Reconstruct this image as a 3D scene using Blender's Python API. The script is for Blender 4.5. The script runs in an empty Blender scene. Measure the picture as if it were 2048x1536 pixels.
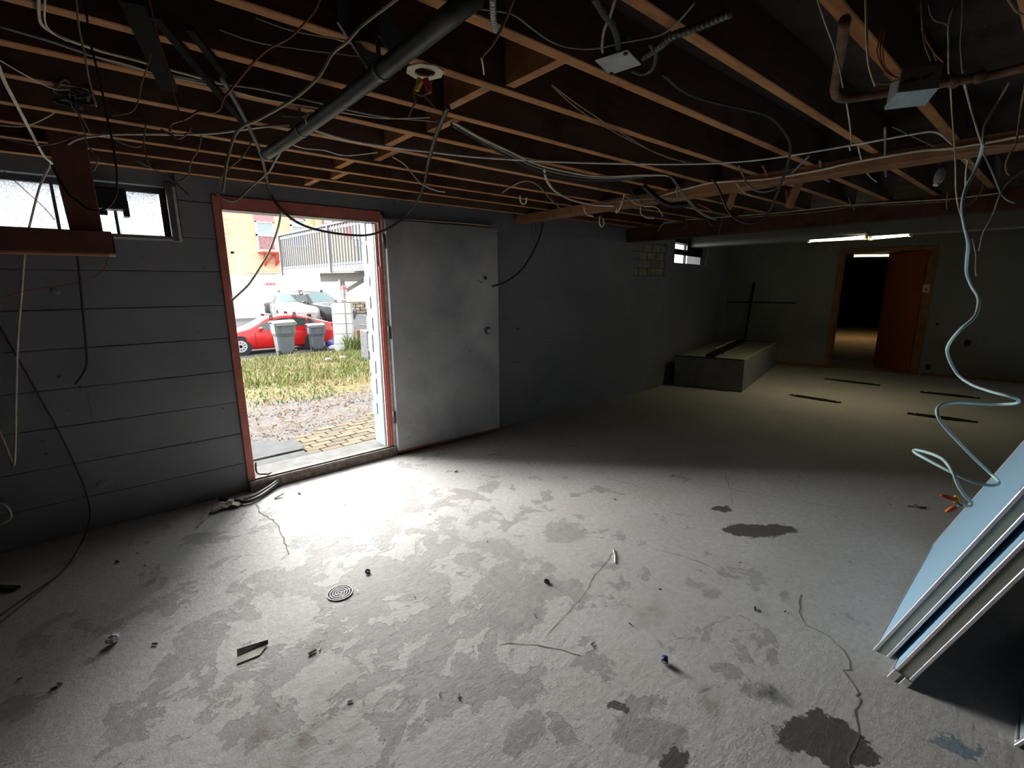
import bpy, bmesh, math, random
from mathutils import Vector, Matrix, noise as mnoise
random.seed(7)
SC = bpy.context.scene
COL = SC.collection
PI = math.pi
# ------------------------------------------------------------------ camera, world, sun, exposure
S = 1.5                                   # eye height in metres; plan sizes below are multiples of it
FOC, PITCH, ROLL, YAW = 944.4, 0.20769, -0.00582, 0.86544
_f = Vector((math.cos(YAW)*math.cos(PITCH), math.sin(YAW)*math.cos(PITCH), -math.sin(PITCH)))
_r = Vector((math.sin(YAW), -math.cos(YAW), 0)); _u = _r.cross(_f)
CR = math.cos(ROLL)*_r + math.sin(ROLL)*_u; CU = -math.sin(ROLL)*_r + math.cos(ROLL)*_u; CF = _f
EYE = Vector((0, 0, S))
cam = bpy.data.cameras.new('camera'); camo = bpy.data.objects.new('camera', cam); COL.objects.link(camo)
cam.sensor_width = 36; cam.lens = 36*FOC/2048; cam.clip_start = 0.05; cam.clip_end = 500
camo.matrix_world = Matrix((( CR.x, CU.x, -CF.x, EYE.x), (CR.y, CU.y, -CF.y, EYE.y), (CR.z, CU.z, -CF.z, EYE.z), (0, 0, 0, 1)))
SC.camera = camo
W = bpy.data.worlds.new('overcast_sky'); SC.world = W; W.use_nodes = True
W.node_tree.nodes['Background'].inputs[0].default_value = (0.93, 0.97, 1.0, 1)
W.node_tree.nodes['Background'].inputs[1].default_value = 2.0
sun = bpy.data.lights.new('sun', 'SUN'); added_daylight_obj = bpy.data.objects.new('sun', sun); COL.objects.link(added_daylight_obj)
sun.energy = 22.0; sun.angle = math.radians(80); sun.color = (1.0, 0.98, 0.95)  # wide low lamp added to carry overcast daylight deep in through the doorway
_el, _az = math.radians(13), math.radians(93)
_sd = Vector((math.cos(_el)*math.cos(_az), math.cos(_el)*math.sin(_az), math.sin(_el)))
added_daylight_obj.rotation_euler = (-_sd).to_track_quat('-Z', 'Y').to_euler()
SC.view_settings.view_transform = 'Standard'; SC.view_settings.look = 'None'
SC.view_settings.gamma = 1.0; SC.view_settings.use_curve_mapping = False
SC.view_settings.exposure = 0.75
SC.cycles.max_bounces = 10; SC.cycles.diffuse_bounces = 6; SC.cycles.sample_clamp_indirect = 8.0

# ------------------------------------------------------------------ surveying helpers (sight lines onto real planes)
def ray(px, py): return CF + CR*((px-1024)/FOC) - CU*((py-768)/FOC)
def onz(px, py, z):                        # point at height z
    d = ray(px, py); return EYE + d*((z-S)/d.z)
def ony(px, py, y):
    d = ray(px, py); return EYE + d*(y/d.y)
def onx(px, py, x):
    d = ray(px, py); return EYE + d*(x/d.x)
def att(px, py, t): return EYE + ray(px, py)*(t*S)
def online(px, py, a, b):                  # vertical plane through plan points a, b
    d = ray(px, py); n = Vector((b[1]-a[1], a[0]-b[0], 0))
    return EYE + d*((n.x*a[0]+n.y*a[1])/(n.x*d.x+n.y*d.y))

# ------------------------------------------------------------------ materials
def newmat(name):
    m = bpy.data.materials.new(name); m.use_nodes = True
    nt = m.node_tree; b = nt.nodes['Principled BSDF']; return m, nt, b
def N(nt, t, **kw):
    n = nt.nodes.new(t)
    for k, v in kw.items():
        if k in n.inputs: n.inputs[k].default_value = v
        else: setattr(n, k, v)
    return n
def mixc(nt, fac, a, b, blend='MIX'):
    n = nt.nodes.new('ShaderNodeMix'); n.data_type = 'RGBA'; n.blend_type = blend
    for i, v in ((0, fac), (6, a), (7, b)):
        if hasattr(v, 'is_output'): nt.links.new(v, n.inputs[i])
        elif i == 0: n.inputs[0].default_value = v
        else: n.inputs[i].default_value = (*v, 1)
    return n.outputs[2]
def mathn(nt, op, a, b=None, clamp=False):
    n = nt.nodes.new('ShaderNodeMath'); n.operation = op; n.use_clamp = clamp
    for i, v in enumerate((a, b)):
        if v is None: continue
        if hasattr(v, 'is_output'): nt.links.new(v, n.inputs[i])
        else: n.inputs[i].default_value = v
    return n.outputs[0]
def ramp(nt, src, stops):
    r = nt.nodes.new('ShaderNodeValToRGB'); el = r.color_ramp.elements
    while len(el) > 1: el.remove(el[-1])
    el[0].position, el[0].color = stops[0][0], (*stops[0][1], 1)
    for p, c in stops[1:]:
        e = el.new(p); e.color = (*c, 1)
    nt.links.new(src, r.inputs[0]); return r.outputs[0]
def noisen(nt, scale, detail=5, rough=0.6, vec=None, dist=0.0):
    n = N(nt, 'ShaderNodeTexNoise', Scale=scale, Detail=detail, Roughness=rough, Distortion=dist)
    if vec is not None: nt.links.new(vec, n.inputs['Vector'])
    return n.outputs[0]
def geo(nt): return nt.nodes.new('ShaderNodeNewGeometry').outputs['Position']
def bump(nt, b, h, strength=0.3, dist=0.01):
    n = N(nt, 'ShaderNodeBump', Strength=strength, Distance=dist); nt.links.new(h, n.inputs['Height']); nt.links.new(n.outputs[0], b.inputs['Normal'])
def plain(name, c, rough=0.6, metal=0.0, var=0.25, scale=9, spec=0.4, bmp=0.0):
    m, nt, b = newmat(name); b.inputs['Roughness'].default_value = rough; b.inputs['Metallic'].default_value = metal
    b.inputs['Specular IOR Level'].default_value = spec
    if var:
        f = noisen(nt, scale, 6, 0.65, nt.nodes.new('ShaderNodeTexCoord').outputs['Object'])
        lo = tuple(x*(1-var) for x in c); hi = tuple(min(1, x*(1+var)) for x in c)
        nt.links.new(ramp(nt, f, [(0.3, lo), (0.7, hi)]), b.inputs['Base Color'])
        if bmp: bump(nt, b, f, bmp, 0.006)
    else: b.inputs['Base Color'].default_value = (*c, 1)
    return m
def emit(name, c, s):
    m, nt, b = newmat(name); b.inputs['Base Color'].default_value = (*c, 1)
    b.inputs['Emission Color'].default_value = (*c, 1); b.inputs['Emission Strength'].default_value = s; return m
M = {}
def floor_material():
    m, nt, b = newmat('painted_concrete_floor'); p = geo(nt); b.inputs['Roughness'].default_value = 0.62
    b.inputs['Specular IOR Level'].default_value = 0.3
    big = noisen(nt, 0.8, 5, 0.6, p); mid = noisen(nt, 3.6, 13, 0.66, p, 0.35); fine = noisen(nt, 32, 6, 0.7, p)
    base = ramp(nt, big, [(0.3, (0.44, 0.435, 0.41)), (0.55, (0.53, 0.525, 0.505)), (0.75, (0.49, 0.455, 0.41))])
    rust = ramp(nt, noisen(nt, 1.9, 6, 0.7, p, 0.6), [(0.62, (0, 0, 0)), (0.76, (1, 1, 1))])
    base = mixc(nt, mathn(nt, 'MULTIPLY', rust, 0.35), base, (0.30, 0.22, 0.15))
    # peeled paint: sharp-edged islands of bare grey concrete, more of them in the middle of the room
    sx = nt.nodes.new('ShaderNodeVectorMath'); sx.operation = 'SUBTRACT'; nt.links.new(p, sx.inputs[0]); sx.inputs[1].default_value = (1.0, 2.1, 0)
    ln = nt.nodes.new('ShaderNodeVectorMath'); ln.operation = 'LENGTH'; nt.links.new(sx.outputs[0], ln.inputs[0])
    near = mathn(nt, 'MULTIPLY', ln.outputs['Value'], 0.085)
    v = mathn(nt, 'SUBTRACT', mathn(nt, 'ADD', mid, 0.080), near)
    peel = ramp(nt, v, [(0.530, (0, 0, 0)), (0.537, (1, 1, 1))])
    # named patches where a larger piece has come away
    wob = N(nt, 'ShaderNodeTexNoise', Scale=7.0, Detail=8.0, Roughness=0.7); nt.links.new(p, wob.inputs['Vector'])
    wv = nt.nodes.new('ShaderNodeVectorMath'); wv.operation = 'MULTIPLY_ADD'; nt.links.new(wob.outputs['Color'], wv.inputs[0])
    wv.inputs[1].default_value = (0.22, 0.22, 0); nt.links.new(p, wv.inputs[2])
    def blobs(lst, soft=0.06):
        acc = None
        for px, py, ra, rb, ang in lst:
            c = onz(px, py, 0)
            s = nt.nodes.new('ShaderNodeVectorMath'); s.operation = 'SUBTRACT'; nt.links.new(wv.outputs[0], s.inputs[0]); s.inputs[1].default_value = (c.x+0.11, c.y+0.11, 0)
            ro = nt.nodes.new('ShaderNodeVectorRotate'); ro.rotation_type = 'Z_AXIS'; ro.inputs['Angle'].default_value = -math.radians(ang); nt.links.new(s.outputs[0], ro.inputs['Vector'])
            sc = nt.nodes.new('ShaderNodeVectorMath'); sc.operation = 'MULTIPLY'; nt.links.new(ro.outputs[0], sc.inputs[0]); sc.inputs[1].default_value = (1/ra, 1/rb, 0)
            l = nt.nodes.new('ShaderNodeVectorMath'); l.operation = 'LENGTH'; nt.links.new(sc.outputs[0], l.inputs[0])
            q = mathn(nt, 'DIVIDE', mathn(nt, 'SUBTRACT', 1.0, l.outputs['Value']), soft, True)
            acc = q if acc is None else mathn(nt, 'MAXIMUM', acc, q)
        return acc
    dark = blobs([(1520, 1060, .24, .085, 52-90), (1445, 1016, .07, .045, -38), (1640, 1475, .15, .10, -40), (1700, 1500, .09, .05, -60), (1237, 1416, .055, .03, -40), (1350, 1520, .07, .04, -40)])
    grey = blobs([(1300, 1470, .14, .07, -40), (1055, 1460, .09, .05, 20), (1570, 1195, .04, .03, 0), (1540, 1310, .05, .035, 0), (1000, 1160, .20, .10, 20), (1040, 1215, .22, .11, 30),
                  (880, 1180, .16, .07, 60), (860, 1320, .25, .08, 40), (960, 1385, .10, .06, 0), (660, 1080, .18, .09, 40), (800, 1020, .2, .08, 20), (1420, 1190, .05, .035, 0), (1395, 1170, .04, .05, 0), (590, 1320, .2, .08, 30)])
    bare = ramp(nt, noisen(nt, 9, 5, 0.6, p), [(0.3, (0.31, 0.295, 0.285)), (0.7, (0.39, 0.375, 0.36))])
    col = mixc(nt, mathn(nt, 'MULTIPLY', mathn(nt, 'MAXIMUM', peel, grey), 0.85), base, bare)
    col = mixc(nt, dark, col, (0.115, 0.10, 0.095))
    stain = blobs([(640, 1440, .34, .10, 35), (520, 1470, .20, .07, 35), (715, 1440, .16, .06, 40), (1300, 1225, .14, .07, 10), (1420, 1410, .10, .05, 20), (1520, 1215, .06, .05, 0), (640, 1290, .10, .05, 20), (330, 1160, .16, .08, 20)], 0.9)
    stn = mathn(nt, 'MULTIPLY', stain, ramp(nt, noisen(nt, 16, 6, 0.75, p), [(0.40, (0, 0, 0)), (0.62, (1, 1, 1))]))
    col = mixc(nt, mathn(nt, 'MULTIPLY', stn, 0.75), col, (0.16, 0.115, 0.075))
    smud = blobs([(1540, 1385, .10, .05, -50)], 0.9)
    col = mixc(nt, mathn(nt, 'MULTIPLY', smud, 0.9), col, (0.05, 0.05, 0.05))
    blue = blobs([(1905, 1490, .09, .025, -45)], 0.2)
    col = mixc(nt, mathn(nt, 'MULTIPLY', blue, 0.7), col, (0.10, 0.19, 0.28))
    dirt = ramp(nt, noisen(nt, 55, 3, 0.6, p), [(0.66, (0, 0, 0)), (0.71, (1, 1, 1))])
    col = mixc(nt, mathn(nt, 'MULTIPLY', dirt, 0.55), col, (0.14, 0.125, 0.11))
    col = mixc(nt, 0.55, col, ramp(nt, fine, [(0.25, (0.62, 0.62, 0.61)), (0.75, (1.25, 1.25, 1.24))]), 'MULTIPLY')
    nt.links.new(col, b.inputs['Base Color'])
    streak = N(nt, 'ShaderNodeMapping'); nt.links.new(p, streak.inputs[0]); streak.inputs['Scale'].default_value = (6, 22, 1); streak.inputs['Rotation'].default_value = (0, 0, 0.5)
    h = mathn(nt, 'ADD', mathn(nt, 'MULTIPLY', peel, -0.35), mathn(nt, 'ADD', mathn(nt, 'MULTIPLY', fine, 0.7), mathn(nt, 'MULTIPLY', noisen(nt, 1.6, 6, 0.7, streak.outputs[0]), 0.35)))
    bump(nt, b, h, 0.6, 0.012)
    return m
def wall_material(name, lo, hi, sp=0.0):
    m, nt, b = newmat(name); p = geo(nt); b.inputs['Roughness'].default_value = 0.55; b.inputs['Specular IOR Level'].default_value = 0.35
    a = noisen(nt, 1.3, 6, 0.6, p); f = noisen(nt, 26, 6, 0.7, p)
    c = ramp(nt, a, [(0.3, lo), (0.7, hi)])
    pits = ramp(nt, noisen(nt, 14, 2, 0.5, p), [(0.24, (1, 1, 1)), (0.29, (0, 0, 0))])
    c = mixc(nt, mathn(nt, 'MULTIPLY', pits, 0.7), c, tuple(x*0.3 for x in lo))
    scuff = ramp(nt, noisen(nt, 2.3, 7, 0.75, p, 0.7), [(0.66, (0, 0, 0)), (0.8, (1, 1, 1))])
    c = mixc(nt, mathn(nt, 'MULTIPLY', scuff, 0.3), c, (0.26, 0.22, 0.19))
    nt.links.new(c, b.inputs['Base Color'])
    bump(nt, b, mathn(nt, 'ADD', mathn(nt, 'MULTIPLY', f, 0.5), mathn(nt, 'SUBTRACT', noisen(nt, 4, 5, 0.6, p), mathn(nt, 'MULTIPLY', pits, 0.8))), 0.35, 0.012)
    return m
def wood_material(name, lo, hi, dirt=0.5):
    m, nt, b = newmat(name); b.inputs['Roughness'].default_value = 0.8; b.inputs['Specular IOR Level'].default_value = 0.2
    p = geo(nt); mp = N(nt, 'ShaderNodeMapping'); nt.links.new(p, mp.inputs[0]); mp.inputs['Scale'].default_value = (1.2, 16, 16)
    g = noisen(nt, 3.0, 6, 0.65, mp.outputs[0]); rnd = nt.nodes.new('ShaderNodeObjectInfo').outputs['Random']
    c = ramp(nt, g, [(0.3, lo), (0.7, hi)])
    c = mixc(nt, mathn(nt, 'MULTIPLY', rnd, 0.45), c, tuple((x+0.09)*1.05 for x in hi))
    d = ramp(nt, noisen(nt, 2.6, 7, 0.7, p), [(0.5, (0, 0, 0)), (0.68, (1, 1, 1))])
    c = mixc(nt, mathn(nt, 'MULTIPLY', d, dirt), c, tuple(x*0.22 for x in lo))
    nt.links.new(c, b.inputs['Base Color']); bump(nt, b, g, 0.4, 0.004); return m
M['shadewood'] = wood_material('shade_toned_wood', (0.07, 0.028, 0.015), (0.125, 0.055, 0.028), 0.7)  # joist wood darkened so the shade on the sides sits in the colour
M['floor'] = floor_material()
M['wall'] = wall_material('grey_painted_concrete', (0.19, 0.191, 0.21), (0.255, 0.256, 0.272))
M['wallfar'] = wall_material('grey_painted_plaster', (0.26, 0.265, 0.24), (0.33, 0.335, 0.30))
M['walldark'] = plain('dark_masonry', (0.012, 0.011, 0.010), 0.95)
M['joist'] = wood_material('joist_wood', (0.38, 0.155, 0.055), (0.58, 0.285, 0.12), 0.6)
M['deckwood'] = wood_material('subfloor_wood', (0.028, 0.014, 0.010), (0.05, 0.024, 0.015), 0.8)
M['girder'] = wood_material('girder_wood', (0.24, 0.095, 0.035), (0.34, 0.15, 0.06), 0.5)
M['redframe'] = plain('red_brown_paint', (0.52, 0.165, 0.125), 0.45, var=0.2)
M['redchip'] = plain('bright_red_paint', (0.50, 0.05, 0.02), 0.45, var=0.3, scale=40)
M['whitetrim'] = plain('chipped_white_paint', (0.62, 0.60, 0.57), 0.5, var=0.35, scale=25)
M['paleblue'] = plain('pale_blue_paint', (0.30, 0.345, 0.38), 0.5, var=0.1)
M['curb'] = plain('rough_sill_concrete', (0.22, 0.18, 0.15), 0.9, var=0.5, scale=20, bmp=0.6)
M['slab'] = plain('outdoor_slab_concrete', (0.088, 0.092, 0.092), 0.9, var=0.2, spec=0.1)
M['black'] = plain('black_plastic', (0.018, 0.018, 0.02), 0.45, var=0)
M['blackrubber'] = plain('dark_cable_jacket', (0.045, 0.042, 0.042), 0.5, var=0.3)
M['cream'] = plain('cream_cable_jacket', (0.74, 0.66, 0.48), 0.5, var=0.3, scale=18)
M['white'] = plain('white_cable_jacket', (0.80, 0.77, 0.70), 0.45, var=0.2, scale=18)
M['grey'] = plain('grey_cable_jacket', (0.27, 0.26, 0.24), 0.5, var=0.3, scale=18)
M['tan'] = plain('tan_cloth_cable', (0.34, 0.24, 0.15), 0.7, var=0.4, scale=22)
M['orange'] = plain('orange_brown_cable', (0.46, 0.20, 0.08), 0.5, var=0.3, scale=18)
M['redwire'] = plain('red_wire', (0.42, 0.07, 0.04), 0.5, var=0.2)
M['yellowwire'] = plain('yellow_wire', (0.55, 0.36, 0.07), 0.5, var=0.2)
M['teal'] = plain('pale_teal_cable', (0.50, 0.70, 0.72), 0.4, var=0.12)
M['nutred'] = plain('red_plastic', (0.6, 0.03, 0.02), 0.35, var=0); M['nutyel'] = plain('yellow_plastic', (0.75, 0.50, 0.02), 0.35, var=0); M['nutor'] = plain('orange_plastic', (0.80, 0.17, 0.04), 0.35, var=0)
M['galv'] = plain('galvanised_steel', (0.52, 0.54, 0.52), 0.45, 0.35, var=0.25, scale=14)
M['darksteel'] = plain('dark_steel', (0.13, 0.13, 0.13), 0.5, 0.4, var=0.3)
M['rustpipe'] = plain('rusty_pipe_steel', (0.20, 0.105, 0.06), 0.75, 0.1, var=0.6, scale=16, bmp=0.4)
M['blackpipe'] = plain('dusty_black_pipe', (0.055, 0.053, 0.05), 0.5, var=0.5, scale=10)
M['brown'] = plain('rust_brown_paint', (0.15, 0.055, 0.04), 0.6, var=0.25)
M['brownred'] = plain('raw_red_board', (0.36, 0.14, 0.08), 0.7, var=0.2); M['pinewood'] = plain('pale_cut_wood', (0.55, 0.42, 0.28), 0.7, var=0.25)
M['alu'] = plain('aluminium', (0.55, 0.54, 0.57), 0.35, 0.6, var=0.1); M['bluepanel'] = plain('pale_blue_panel_fabric', (0.26, 0.43, 0.56), 0.8, var=0.05, scale=60)
M['greygreen'] = plain('grey_green_core', (0.26, 0.28, 0.24), 0.7, var=0.15)
M['box'] = plain('grey_painted_board', (0.21, 0.21, 0.205), 0.7, var=0.2); M['boxtop'] = plain('faded_olive_board', (0.34, 0.34, 0.26), 0.75, var=0.15)
M['tube'] = emit('fluorescent_tube_glow', (1.0, 0.95, 0.62), 5.0)
M['tube2'] = emit('fluorescent_tube_glow_warm', (1.0, 0.86, 0.55), 5.0)
M['orangedoor'] = plain('orange_brown_door_paint', (0.52, 0.13, 0.035), 0.55, var=0.12, scale=4); M['doortrim'] = plain('brown_stained_trim', (0.34, 0.15, 0.06), 0.6, var=0.3)
M['ivory'] = plain('ivory_plastic', (0.75, 0.68, 0.5), 0.4, var=0); M['glassbulb'] = plain('bulb_glass', (0.5, 0.48, 0.44), 0.08, var=0, spec=0.8)
M['paper'] = plain('crumpled_paper', (0.62, 0.56, 0.47), 0.8, var=0.35, scale=30); M['stonewhite'] = plain('white_plaster_chip', (0.74, 0.72, 0.80), 0.8, var=0.15)
M['crack'] = plain('crack_dirt', (0.17, 0.15, 0.135), 0.95, var=0.3, scale=30)

# ------------------------------------------------------------------ mesh helpers
class MB:
    def __init__(s): s.v = []; s.f = []; s.smooth = []
    def add(s, vs, fs, sm=False):
        o = len(s.v); s.v += [tuple(v) for v in vs]; s.f += [tuple(i+o for i in f) for f in fs]; s.smooth += [sm]*len(fs); return s
    def box(s, a, b, bev=0.0):
        x0, y0, z0 = (min(a[i], b[i]) for i in range(3)); x1, y1, z1 = (max(a[i], b[i]) for i in range(3))
        return s.hexa([(x0,y0,z0),(x1,y0,z0),(x1,y1,z0),(x0,y1,z0),(x0,y0,z1),(x1,y0,z1),(x1,y1,z1),(x0,y1,z1)])
    def hexa(s, p): return s.add(p, [(0,3,2,1),(4,5,6,7),(0,1,5,4),(1,2,6,5),(2,3,7,6),(3,0,4,7)])
    def bar(s, a, b, w, h, up=Vector((0,0,1))):          # rectangular bar from a to b
        a = Vector(a); b = Vector(b); d = (b-a).normalized(); x = d.cross(up)
        if x.length < 1e-4: x = d.cross(Vector((1,0,0)))
        x = x.normalized()*w/2; z = x.cross(d).normalized()*h/2
        return s.hexa([a-x-z, a+x-z, b+x-z, b-x-z, a-x+z, a+x+z, b+x+z, b-x+z])
    def tube(s, pts, r, n=6, cap=True):
        pts = [Vector(p) for p in pts]; rs = r if isinstance(r, (list, tuple)) else [r]*len(pts)
        d = (pts[1]-pts[0]).normalized(); x = d.cross(Vector((0,0,1)))
        if x.length < 1e-3: x = d.cross(Vector((1,0,0)))
        x.normalize(); vs = []
        for i, p in enumerate(pts):
            a = pts[max(0, i-1)]; b = pts[min(len(pts)-1, i+1)]; d = b-a
            d = d.normalized() if d.length > 1e-7 else Vector((0,0,1))
            x = (x - d*x.dot(d)); x = x.normalized() if x.length > 1e-5 else d.orthogonal().normalized()
            y = d.cross(x)
            vs += [p + (x*math.cos(2*PI*k/n) + y*math.sin(2*PI*k/n))*rs[i] for k in range(n)]
        fs = [(i*n+k, i*n+(k+1) % n, (i+1)*n+(k+1) % n, (i+1)*n+k) for i in range(len(pts)-1) for k in range(n)]
        if cap: fs += [tuple(range(n))[::-1], tuple((len(pts)-1)*n+k for k in range(n))]
        return s.add(vs, fs, True)
    def prism(s, poly, d):                                # planar polygon extruded by vector d
        poly = [Vector(p) for p in poly]; n = len(poly); d = Vector(d)
        return s.add(poly+[p+d for p in poly], [tuple(range(n))[::-1], tuple(range(n, 2*n))]+[(i, (i+1) % n, n+(i+1) % n, n+i) for i in range(n)])
    def ring(s, c, ax, r0, r1, h, n=20):                  # washer / disc with hole
        ax = Vector(ax).normalized(); x = ax.orthogonal().normalized(); y = ax.cross(x); vs = []
        for rr, hh in ((r0,0),(r1,0),(r1,h),(r0,h)):
            vs += [Vector(c)+(x*math.cos(2*PI*k/n)+y*math.sin(2*PI*k/n))*rr+ax*hh for k in range(n)]
        return s.add(vs, [(a*n+k, a*n+(k+1) % n, ((a+1) % 4)*n+(k+1) % n, ((a+1) % 4)*n+k) for a in range(4) for k in range(n)])
    def cyl(s, a, b, r, n=16): return s.tube([a, b], r, n)
    def ball(s, c, r, n=10, m=7, sq=(1,1,1)):
        vs = [(c[0]+r*sq[0]*math.sin(PI*j/m)*math.cos(2*PI*i/n), c[1]+r*sq[1]*math.sin(PI*j/m)*math.sin(2*PI*i/n), c[2]+r*sq[2]*math.cos(PI*j/m)) for j in range(m+1) for i in range(n)]
        return s.add(vs, [(j*n+i, (j+1)*n+i, (j+1)*n+(i+1) % n, j*n+(i+1) % n) for j in range(m) for i in range(n)], True)
    def build(s, name, mat, parent=None, bevel=0.0):
        me = bpy.data.meshes.new(name); me.from_pydata(s.v, [], s.f)
        bm = bmesh.new(); bm.from_mesh(me); bmesh.ops.recalc_face_normals(bm, faces=bm.faces)
        if bevel: bmesh.ops.bevel(bm, geom=list(bm.edges), offset=bevel, segments=1, affect='EDGES', clamp_overlap=True)
        bm.to_mesh(me); bm.free()
        if not bevel and any(s.smooth):
            for p, sm in zip(me.polygons, s.smooth): p.use_smooth = sm
        me.materials.append(M[mat] if isinstance(mat, str) else mat)
        o = bpy.data.objects.new(name, me); COL.objects.link(o)
        if parent:
            o.parent = parent; o.matrix_parent_inverse = Matrix.Translation(-parent.location) if parent.rotation_euler.z == 0 else parent.matrix_basis.inverted()
        return o
def tag(o, label=None, cat=None, group=None, kind=None):
    for k, v in (('label', label), ('category', cat), ('group', group), ('kind', kind)):
        if v: o[k] = v
    return o
def empty(name, loc, label, cat, group=None):
    o = bpy.data.objects.new(name, None); COL.objects.link(o); o.location = loc; o.empty_display_size = 0.1
    return tag(o, label, cat, group)
def struct(o): o['kind'] = 'structure'; return o
def smooth_path(pts, sub=6):
    if len(pts) < 3: return pts
    out = []; P = [pts[0]*2-pts[1]]+pts+[pts[-1]*2-pts[-2]]
    for i in range(1, len(P)-2):
        for k in range(sub):
            t = k/sub; a, b, c, d = P[i-1:i+3]
            out.append(0.5*((2*b)+(c-a)*t+(2*a-5*b+4*c-d)*t*t+(3*b-a-3*c+d)*t**3))
    return out+[pts[-1]]
exec_after = []
# ------------------------------------------------------------------ room shell
YW = 2.53*S            # inner face of the outside wall
ZC = S+0.452*S         # underside of the joists
DX0, DX1, DZ1, CURB = 0.458*S, 1.20*S, 2.005, 0.075   # doorway
WALL_T = 0.24
def h(v): return v*S
GAP = 0.006
B2A, B2B = (4.05*S, YW), (6.22*S, 2.965*S)             # wall bends outward beyond this point
FA, FB = (6.24*S, 2.956*S), (7.35*S, -1.60*S)          # far wall line in plan
# floor with slight waviness
mb = MB(); nx, ny = 90, 70; X0, X1, Y0, Y1 = -3.6, 10.9, -3.6, YW+0.06
def flz(x, y): return 0.006*mnoise.noise(Vector((x*0.9, y*0.9, 3.3)))
vs = []
for j in range(ny+1):
    for i in range(nx+1):
        x = X0+(X1-X0)*i/nx; y = Y0+(Y1-Y0)*j/ny
        vs.append((x, y, flz(x, y) if 0.02 < j/ny < 0.995 else 0))
mb.add(vs, [(j*(nx+1)+i, j*(nx+1)+i+1, (j+1)*(nx+1)+i+1, (j+1)*(nx+1)+i) for j in range(ny) for i in range(nx)], True)
floor = struct(mb.build('floor', 'floor'))
tag(floor, 'worn concrete floor with flaking light grey paint')
mb = MB(); mb.add([(5.9, YW-0.02, 0), (9.4, YW-0.02, 0), (9.5, 4.62, 0), (9.2, 4.62, 0)], [(0,1,2,3)]); mb.build('corner_slab', 'floor', floor)
def crack(pts, w=0.006, mat='crack'):
    P = [onz(x, y, 0) for x, y in pts]; Q = []
    for a, b in zip(P, P[1:]):
        n = max(2, int((b-a).length/0.035))
        for k in range(n):
            q = a.lerp(b, k/n); Q.append(q+Vector((random.uniform(-1,1), random.uniform(-1,1), 0))*0.008)
    Q.append(P[-1]); m = MB(); vs = []
    for i, q in enumerate(Q):
        d = (Q[min(i+1, len(Q)-1)]-Q[max(i-1, 0)]); d.z = 0; nrm = Vector((-d.y, d.x, 0)).normalized()*w*random.uniform(0.10, 0.36)
        z = flz(q.x, q.y)+0.0012
        vs += [(q.x-nrm.x, q.y-nrm.y, z), (q.x+nrm.x, q.y+nrm.y, z), (q.x, q.y, z-0.02)]
    fs = []
    for i in range(len(Q)-1):
        fs += [(3*i, 3*i+1, 3*i+4, 3*i+3)]
    m.add(vs, fs); return m.build('crack', mat, floor)
crack([(512,1008),(520,1022),(545,1040),(560,1060),(570,1085),(578,1110)], 0.013)
crack([(1000,1290),(1060,1290),(1090,1296),(1130,1300),(1160,1312)], 0.009)
crack([(1232,1100),(1190,1150),(1165,1195),(1120,1240),(1095,1270)], 0.007)
crack([(1305,1100),(1360,1110),(1400,1125),(1440,1145),(1460,1165)], 0.007)
crack([(1605,1190),(1597,1215),(1610,1250),(1660,1275),(1690,1305),(1705,1335),(1690,1345),(1715,1385),(1722,1400),(1712,1425),(1716,1470),(1695,1510),(1700,1535)], 0.012)
crack([(1388,965),(1450,975),(1530,990),(1600,1000),(1700,1020)], 0.006, 'slab')
crack([(1020,900),(1050,915),(1065,935)], 0.006)
crack([(1210,955),(1262,968),(1290,978)], 0.006)
crack([(1450,945),(1462,985),(1466,1010)], 0.005)
# outside wall: backing plus proud courses of board-marked concrete, split round the openings
ZTOP = ZC+0.02
WINX1, WINZ0, WINZ1 = 0.262*S, S+0.197*S, S+0.409*S
def wallfill(name, mat, x0, x1, z0, z1, y0, y1, parent=None):
    m = MB(); m.box((x0, y0, z0), (x1, y1, z1)); return m.build(name, mat, parent)
wl = struct(wallfill('wall_left', 'wall', -3.6, DX0-0.005, -0.05, WINZ0, YW+0.03, YW+WALL_T))
m = MB(); m.box((WINX1, YW+0.03, WINZ0), (DX0-0.005, YW+WALL_T, ZTOP+0.2)); m.box((-3.6, YW+0.03, WINZ1), (WINX1, YW+WALL_T, ZTOP+0.2)); m.box((-3.6, YW+0.03, WINZ0), (-1.6, YW+WALL_T, WINZ1))
m.box((DX0-0.005, YW+0.03, DZ1+0.05), (DX1+0.03, YW+WALL_T, ZTOP+0.2)); m.box((DX1+0.03, YW+0.03, -0.05), (B2A[0], YW+WALL_T, ZTOP+0.2))
m.box((DX0-0.005, YW+0.05, -0.3), (DX1+0.03, YW+WALL_T, 0.0))
m.build('wall_core', 'wall', wl)
tag(wl, 'grey painted concrete wall with board marks, window and doorway')
seams = [-1.0, -0.853, -0.702, -0.544, -0.392, -0.236, -0.085, 0.066, 0.2085, 0.36, 0.475]
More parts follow.
